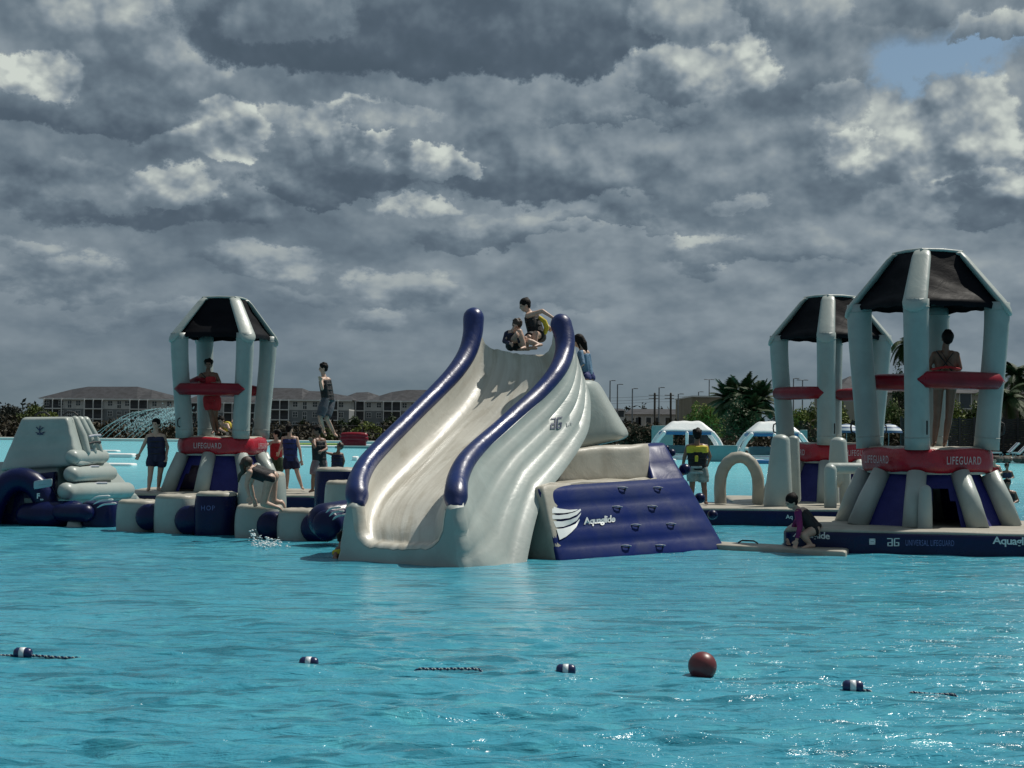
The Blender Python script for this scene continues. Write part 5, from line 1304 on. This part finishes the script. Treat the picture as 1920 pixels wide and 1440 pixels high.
house('townhouse', 'long pale townhouse with dark grey roof behind the lamp posts', 350, 1178, 1292, 777, 767, 1188, 1282, pmat('white_render', (.42, .40, .38), .7, .06, .3), wins=[(1196, 790, .5, .8), (1216, 790, .5, .8), (1200, 790, .3, .8), (1230, 790, .5, .8), (1252, 790, .5, .8), (1272, 788, .5, .8)])
house('townhouse', 'narrow white townhouse with tall windows just right of the slide fin', 335, 1148, 1172, 770, 766, 1152, 1168, pmat('bright_render', (.62, .62, .60), .6, .04, .3), wins=[(1164, 776, .6, .6), (1164, 796, .6, .8), (1153, 790, .4, .8)])
t = thing('store', 'flat-roofed tan building behind the palm group', 'building', (X(1345, 300), 300, 0)); g = MB(); bx(g, X(1298, 300), X(1400, 300), 300, 330, -.3, Z(1330, 745, 300)); part('wall', g, pmat('tan_stucco', (.24, .21, .15), .8, .08, .2), t, smooth=False)
g = MB(); bx(g, X(1297, 300), X(1401, 300), 299.8, 330.2, Z(1330, 744.8, 300), Z(1330, 742, 300)); part('roof', g, M_TRIM, t, smooth=False)
house('clubhouse', 'beige house with a wide grey roof behind the nearest tower', 190, 1575, 1935, 737, 707, 1620, 1905, pmat('beige_stucco', (.34, .32, .27), .8, .08, .3), wins=[(1810, 752, .6, .8)], dep=16)
# dark slatted fence at the right, low dark fence on the far bank
def fence(name, label, d, x0, x1, ytop, ybot, mat, n_slat, posts, group=None, d1=None, thick=.03):
    d1 = d1 or d; t = thing(name, label, 'fence', ((X(x0, d)+X(x1, d1))/2, (d+d1)/2, .2)); a = Vector((X(x0, d), d, 0)); b_ = Vector((X(x1, d1), d1, 0)); zt = Z(x0, ytop, d); zb = Z(x0, ybot, d)
    dr = (b_-a).normalized(); nn = Vector((-dr.y, dr.x, 0)); g = MB()
    for i in range(n_slat):
        z0 = zb+(zt-zb)*i/n_slat; z1 = zb+(zt-zb)*(i+.82)/n_slat
        c = [a, b_, a+nn*thick, b_+nn*thick]; g.add([p+Vector((0, 0, z0)) for p in c]+[p+Vector((0, 0, z1)) for p in c], [(0, 2, 3, 1), (4, 5, 7, 6), (0, 1, 5, 4), (2, 6, 7, 3), (0, 4, 6, 2), (1, 3, 7, 5)])
    part('slat_panel', g, mat, t, smooth=False)
    for i in range(posts):
        p = a.lerp(b_, i/(posts-1))-nn*.08; g = MB(); bx(g, p.x-.06, p.x+.06, p.y-.06, p.y+.06, zb-.3, zt+.08); part('post', g, mat, t, smooth=False)
    return t
M_FEN = pmat('dark_fence_wood', (.010, .011, .014), .7, .2, 2)
fence('slatted_fence', 'tall dark slatted fence behind the sun loungers at the right', 112, 1690, 1990, 783, 852, M_FEN, 16, 12)
M_WIRE = pmat('fence_wire', (.03, .032, .035), .6, .1, 2)
def wire_fence():
    d = 204; t = thing('wire_fence', 'thin dark wire fence along the far bank behind the swimmers', 'fence', (X(650, d), d, .2)); a, b_ = X(480, d), X(880, d); zt = Z(650, 798, d); g = MB()
    for z in (zt, zt*.55): tube(g, [Vector((a, d, z)), Vector((b_, d, z))], .03, 5)
    for i in range(90): x = a+(b_-a)*i/89; tube(g, [Vector((x, d, .1)), Vector((x+.3, d, zt))], .008, 3, cap=False); tube(g, [Vector((x+.3, d, .1)), Vector((x, d, zt))], .008, 3, cap=False)
    part('mesh', g, M_WIRE, t)
    for i in range(11): x = a+(b_-a)*i/10; part('post', tube(MB(), [Vector((x, d-.05, -.1)), Vector((x, d-.05, zt+.1))], .05, 6), M_WIRE, t)
wire_fence()

# ------------------------------------------------------------------ lamp posts and power poles
M_POLE = pmat('grey_pole', (.20, .22, .24), .5, .1, 1, metal=.3); M_WOOD = pmat('pole_wood', (.09, .08, .07), .8, .1, 1)
def lamp(px, yt, d, yb=800, double=False, lab=''):
    x = X(px, d); zt = Z(px, yt, d); t = thing('street_lamp', lab, 'street lamp', (x, d, .2), 0, 'lamp posts on the skyline')
    part('pole', tube(MB(), [Vector((x, d, .2)), Vector((x, d, zt))], [.16, .10], 8), M_POLE, t)
    for s_ in ((1, -1) if double else (1,)):
        g = MB(); tube(g, [Vector((x, d, zt)), Vector((x+s_*.35, d, zt+.05))], .06, 6); hexa(g, box8(*sorted((x+s_*.3, x+s_*1.0)), d-.2, d+.2, zt-.02, zt+.12), .3, 4); part('lamp_head', g, M_POLE, t)
for px, yt, lab in ((1144, 714, 'tallest single-armed lamp post, just right of the slide fin'), (1158, 721, 'second lamp post right of the slide fin'), (1186, 729, 'third lamp post right of the slide fin'), (1236, 727, 'lamp post between the two wooden power poles'), (1272, 739, 'lamp post left of the tan building'), (1310, 735, 'short lamp post showing above the tan building'), (1488, 710, 'lamp post showing above the red bar of the middle tower')):
    lamp(px, yt, 300 if px != 1310 else 334, lab=lab)
lamp(1330, 712, 334, double=True, lab='twin-headed lamp post above the tan building'); lamp(1505, 713, 300, double=True, lab='twin-headed lamp post above the red bar of the middle tower')
for px, yt, lab in ((1228, 738, 'wooden power pole left of the tan building'), (1258, 738, 'second wooden power pole, nearer the tan building')):
    d = 320; x = X(px, d); t = thing('power_pole', lab, 'power pole', (x, d, .2), 0, 'wooden power poles'); part('pole', tube(MB(), [Vector((x, d, .2)), Vector((x, d, Z(px, yt, d)))], .2, 8), M_WOOD, t)
    for q in (3, 9): part('crossarm', tube(MB(), [Vector((x-1.1, d, Z(px, yt+q, d))), Vector((x+.6, d, Z(px, yt+q, d)))], .06, 6), M_WOOD, t)
for i, yy in enumerate((742, 748, 753)):
    g = MB(); a = U(1090, yy+4, 320); m1 = U(1228, yy, 320); m2 = U(1258, yy, 320); b_ = U(1420, yy+2, 320); pts = []
    for (p, q) in ((a, m1), (m1, m2), (m2, b_)):
        for k in range(9): f_ = k/8; pts.append(p.lerp(q, f_)-Vector((0, 0, (q-p).length*.012*4*f_*(1-f_))))
    tube(g, pts, .022, 4); single('power_line', g, M_WIRE, ('highest', 'middle', 'lowest')[i]+' of the thin power lines strung between the wooden poles', 'power line')

# ------------------------------------------------------------------ floating cabanas, umbrellas, loungers, floats
M_CW = pmat('white_cabana', (.84, .86, .86), .4, .05, 1.5, .02, 2); M_CB = pmat('cabana_blue', (.03, .16, .36), .45, .08, 2); M_AQ = pmat('aqua_panel', (.13, .29, .31), .45, .06, 1.5)
def cabana(label, px, d, w, yt, ye, yb):
    k = F/d; x = X(px, d); hw = w/k/2; ze = Z(px, ye, d); zt = Z(px, yt, d); t = thing('floating_cabana', label, 'floating cabana', (x, d, 0), 0, 'white floating cabanas')
    P = lambda n, g, m_: part(n, g, m_, t)
    c = [(x-hw*.72, d-1.2), (x+hw*.72, d-1.2), (x-hw*.72, d+1.4), (x+hw*.72, d+1.4)]
    g = MB(); hexa(g, [Vector((*p, ze-.02)) for p in c]+[Vector((x+(p[0]-x)*.50, d+(p[1]-d)*.40, zt+.10)) for p in c], (.12, .2, .4), 14, lambda p: (p[0], p[1], p[2]-(.12*math.sin(p[0]*3.1+.6)**2 if p[2] > 0 else 0))); P('canopy', g, M_CW)
    g = MB(); hexa(g, [Vector((x+(p[0]-x)*.97, d+(p[1]-d)*.97, z)) for z in (ze-.20, ze-.015) for p in c], .06, 6); P('canopy_band', g, M_CB)
    for sx in (-1, 1):
        for sy in (-1.15, 1.3):
            g = MB(); tube(g, crom([(x+sx*hw*.66, d+sy, ze-.1), (x+sx*hw*.84, d+sy, ze*.62), (x+sx*hw*1.0, d+sy*1.05, .15)], 7), .13, 10); P('leg', g, M_CW)
    g = MB(); tube(g, [(x-.1, d-1.25, ze-.1), (x-.1, d-1.3, .2)], .10, 10); P('leg', g, M_CW)
    g = MB(); hexa(g, box8(x-hw*1.05, x+hw*1.05, d-1.5, d+1.6, -.1, .32), (.1, .15, .5), 10); P('float_base', g, M_CW)
    g = MB(); hexa(g, box8(x-hw*.6, x+hw*.1, d+.8, d+1.2, .34, .85), .3, 6); P('seat', g, M_AQ)
    g = MB(); hexa(g, box8(x+hw*.02, x+hw*.64, d+1.0, d+1.15, .34, ze-.22), .1, 6); P('dark_interior', g, pmat('interior_shade', (.02, .025, .03), .6, .1, 2))  # added dark panel, stands in for the shaded inside of the cabana
    return t
cabana('white floating cabana with blue band, beside the person in the yellow-shouldered vest', 1288, 104, 138, 792, 809, 862)
cabana('white floating cabana with blue band, partly behind the tapered post', 1450, 100, 138, 793, 812, 864)
def panel(name, label, x0, x1, y0, y1, d, th=.18):
    g = MB(); hexa(g, quadbox(U(x0, y1, d), U(x1, y1, d), U(x1, y0, d), U(x0, y0, d), (.0, th, 0)), (.06, .4, .12), 8); return single(name, g, M_AQ, label, 'inflatable panel')
panel('upright_panel', 'tall pale aqua panel standing behind the first floating cabana', 1222, 1262, 798, 864, 107)
panel('upright_panel', 'pale aqua backrest panel floating between the two cabanas', 1331, 1383, 835, 866, 97)
panel('upright_panel', 'small pale panel right of the second cabana', 1500, 1514, 806, 842, 104)
for i, (px, py, w, lab, m_, d) in enumerate([(1450, 868, 60, 'blue ring float in front of the second floating cabana', M_CB, 92), (1238, 866, 60, 'white float in front of the first floating cabana', M_CW, 93), (1422, 864, 30, 'small white float left of the tapered post', M_CW, 93),
      (180, 877, 150, 'long white floating mat behind the pyramid steps', M_CW, 72), (215, 861, 80, 'pale board floating in the far water right of the pyramid', M_CW, 92), (205, 849, 40, 'small white board in the far water above the long mat', M_CW, 112),
      (668, 858, 10, 'tiny white float in the far water right of the child', M_CW, 90), (572, 834, 130, 'long white float in the far water behind the boy in the blue vest', M_CW, 148), (690, 832, 120, 'pale aqua float in the far water left of the slide', M_AQ, 146), (590, 827, 140, 'yellow-green float by the far bank behind the jumping teenager', pmat('lime_float', (.38, .50, .10), .5, .05, 1), 168), (715, 826, 60, 'white and aqua float beside the red raft', M_CW, 160)]):
    k = F/d; x = X(px, d); w_ = w/k/2; g = MB(); hexa(g, box8(x-w_, x+w_, d-.5, d+.6, -.04, .22 if 'mat' not in lab else .12), (.12 if w_ > 1 else .3, .3, .5), 8); single('pool_float', g, m_, lab, 'pool float')
g = MB(); d = 158; x = X(665, d); z = Z(665, 821, d)
for q, r in ((0, .33), (.30, .28)): tube(g, [(x-1.0, d, z-.1+q), (x-.4, d-.1, z-.05+q), (x+.4, d-.1, z-.05+q), (x+1.0, d, z-.1+q)], r, 10)
hexa(g, box8(x-1.1, x+1.1, d-.3, d+.6, -.05, z), .15, 6); single('raft', g, M_DRED, 'dark red raft stacked at the far bank left of the slide', 'raft')
M_UW = pmat('umbrella_white', (.60, .66, .70), .6, .05, 3); M_UB = pmat('umbrella_blue', (.04, .10, .20), .6, .05, 3)
for px, lab in ((1588, 'blue and white striped umbrella left of the nearest tower left post'), (1667, 'blue and white striped umbrella left of the nearest tower front post')):
    d = 112; x = X(px, d); zt = Z(px, 795, d); zc = Z(px, 814, d); r = .92; t = thing('beach_umbrella', lab, 'umbrella', (x, d, .2), 0, 'striped umbrellas')
    for band in range(6):
        g = MB(); a0 = band/6*1.45; a1 = (band+1)/6*1.45; n = 24; vs = []
        for a in (a0, (a0+a1)/2, a1):
            for j in range(n): vs.append(Vector((x+r*math.sin(a)*math.cos(2*math.pi*j/n), d+r*math.sin(a)*math.sin(2*math.pi*j/n), zc+(zt-zc)*math.cos(a))))
        g.add(vs, [(q*n+j, q*n+(j+1) % n, (q+1)*n+(j+1) % n, (q+1)*n+j) for q in (0, 1) for j in range(n)]); part('canopy_stripe', g, M_UW if band % 2 == 0 else M_UB, t)
    part('pole', tube(MB(), [Vector((x, d, .2)), Vector((x, d, zt))], .03, 6), M_POLE, t)
M_LW = pmat('lounger_white', (.55, .58, .60), .6, .05, 3)
for px, lab in ((1886, 'white sun lounger with raised back before the dark fence, the left one of two'), (1906, 'white sun lounger with raised back before the dark fence, at the right edge')):
    d = 98; x = X(px, d); z0 = .35; t = thing('sun_lounger', lab, 'sun lounger', (x, d, .3), 0, 'sun loungers on the right shore')
    g = MB(); bx(g, x-.9, x+.1, d-.3, d+.3, .62, .70); part('seat', g, M_LW, t, smooth=False)
    g = MB(); g.add([(x+.1, d-.3, .62), (x+.1, d+.3, .62), (x+.72, d+.3, 1.25), (x+.72, d-.3, 1.25), (x+.13, d-.3, .56), (x+.13, d+.3, .56), (x+.76, d+.3, 1.2), (x+.76, d-.3, 1.2)], [(0, 1, 2, 3), (7, 6, 5, 4), (0, 3, 7, 4), (1, 5, 6, 2), (3, 2, 6, 7), (0, 4, 5, 1)]); part('backrest', g, M_LW, t, smooth=False)
    g = MB(); g.add([(x+.1, d-.1, .63), (x+.1, d+.1, .63), (x+.70, d+.1, 1.262), (x+.70, d-.1, 1.262)], [(0, 1, 2, 3)]); part('blue_stripe', g, M_UB, t, smooth=False)
    for sx in (-.85, .5):
        for sy in (-.25, .25): g = MB(); bx(g, x+sx-.03, x+sx+.03, d+sy-.03, d+sy+.03, .25, .62); part('leg', g, M_POLE, t, smooth=False)
g = MB()
for i in range(26): 
    px = 1800+i*7+random.uniform(-3, 3); d = 96; r = random.uniform(.15, .35); ellipsoid(g, (X(px, d), d+random.uniform(-.5, .5), .3), r, r, r*.7, 7, 5)
single('shore_rocks', g, pmat('rock', (.10, .09, .08), .9, .2, 2), 'row of dark rocks along the right shore before the loungers', 'rocks', kind='stuff', smooth=False)
# ------------------------------------------------------------------ fountain on the far bank
M_JET = bpy.data.materials.new('spray'); M_JET.use_nodes = True; b_ = M_JET.node_tree.nodes['Principled BSDF']; b_.inputs['Base Color'].default_value = (.75, .82, .82, 1); b_.inputs['Roughness'].default_value = .3; b_.inputs['Alpha'].default_value = .2
def fountain():
    d = 186; t = thing('fountain', 'fountain jets arching to the right between the pyramid and the left tower', 'fountain', (X(230, d), d, .1))
    for (x0, x1, yt) in ((178, 262, 772), (186, 285, 768), (196, 300, 766), (210, 325, 765), (236, 330, 772), (246, 345, 770), (256, 350, 778), (168, 240, 785)):
        pts = []
        for k in range(15):
            f_ = k/14; px = x0+(x1-x0)*f_; py = 824-(824-yt)*(1-(1-f_)**1.8); pts.append(U(px, py, d))
        part('jet', tube(MB(), pts, [.035+.035*k/14 for k in range(15)], 6), M_JET, t)
    g = MB()
    for i in range(1500):
        f_ = random.random()**.6; px = 225+115*f_+random.gauss(0, 14); py = 800-35*f_+random.gauss(0, 6)+random.random()**2*18; p = U(px, py, d+random.uniform(-2, 2)); r = random.uniform(.03, .09)
        if p.z < .1: continue
        g.add([p+Vector((r, 0, 0)), p+Vector((0, r*.6, r)), p-Vector((r, 0, 0)), p-Vector((0, r*.3, r*1.6))], [(0, 1, 2), (0, 2, 3), (0, 3, 1), (1, 3, 2)])
    o = part('spray', g, M_JET, t, smooth=False); o['kind'] = 'stuff'
fountain()
# ------------------------------------------------------------------ small fittings on the inflatables
def by(name): return [o for o in bpy.data.objects if o.name.split('.')[0] == name]
M_SEAM = pmat('seam_tape', (.30, .33, .31), .55, .08, 20)
def ring_tube(c, ax, r, rr, seg=26):
    ax = ax.normalized(); u = ax.cross(Vector((0, 0, 1)) if abs(ax.z) < .9 else Vector((1, 0, 0))).normalized(); v = ax.cross(u)
    return tube(MB(), [c+(u*math.cos(2*math.pi*i/seg)+v*math.sin(2*math.pi*i/seg))*r for i in range(seg)], rr, 5, closed=True, cap=False)
# welded seams round every tower post and a valve near its foot
for o in by('post'):
    if o.parent is None or not o.parent.name.startswith('lifeguard_tower'): continue
    vs = [v.co for v in o.data.vertices]; n = len(vs)//18
    for k in (1, n-2):
        rg = vs[k*18:(k+1)*18]; c = sum(rg, Vector())/18; ax = (rg[0]-c).cross(rg[4]-c)
        part('seam', ring_tube(c, ax, (rg[0]-c).length+.002, .006), M_SEAM, o, world=False)
# tether lines from the platforms down into the water
for (x, y, z) in ((4.3, 23.95, .24), (7.4, 23.05, .24), (3.5, 30.2, .24), (6.5, 30.05, .24)):
    host = tn if y < 28 else bpy.data.objects['obstacle_platform']
    g = MB(); tube(g, [Vector((x, y, z)), Vector((x-.03, y-.10, .10)), Vector((x-.05, y-.14, -.1))], .012, 6); part('tether', g, M_STRAP, host)
# drain and scuff seams across the slide bed
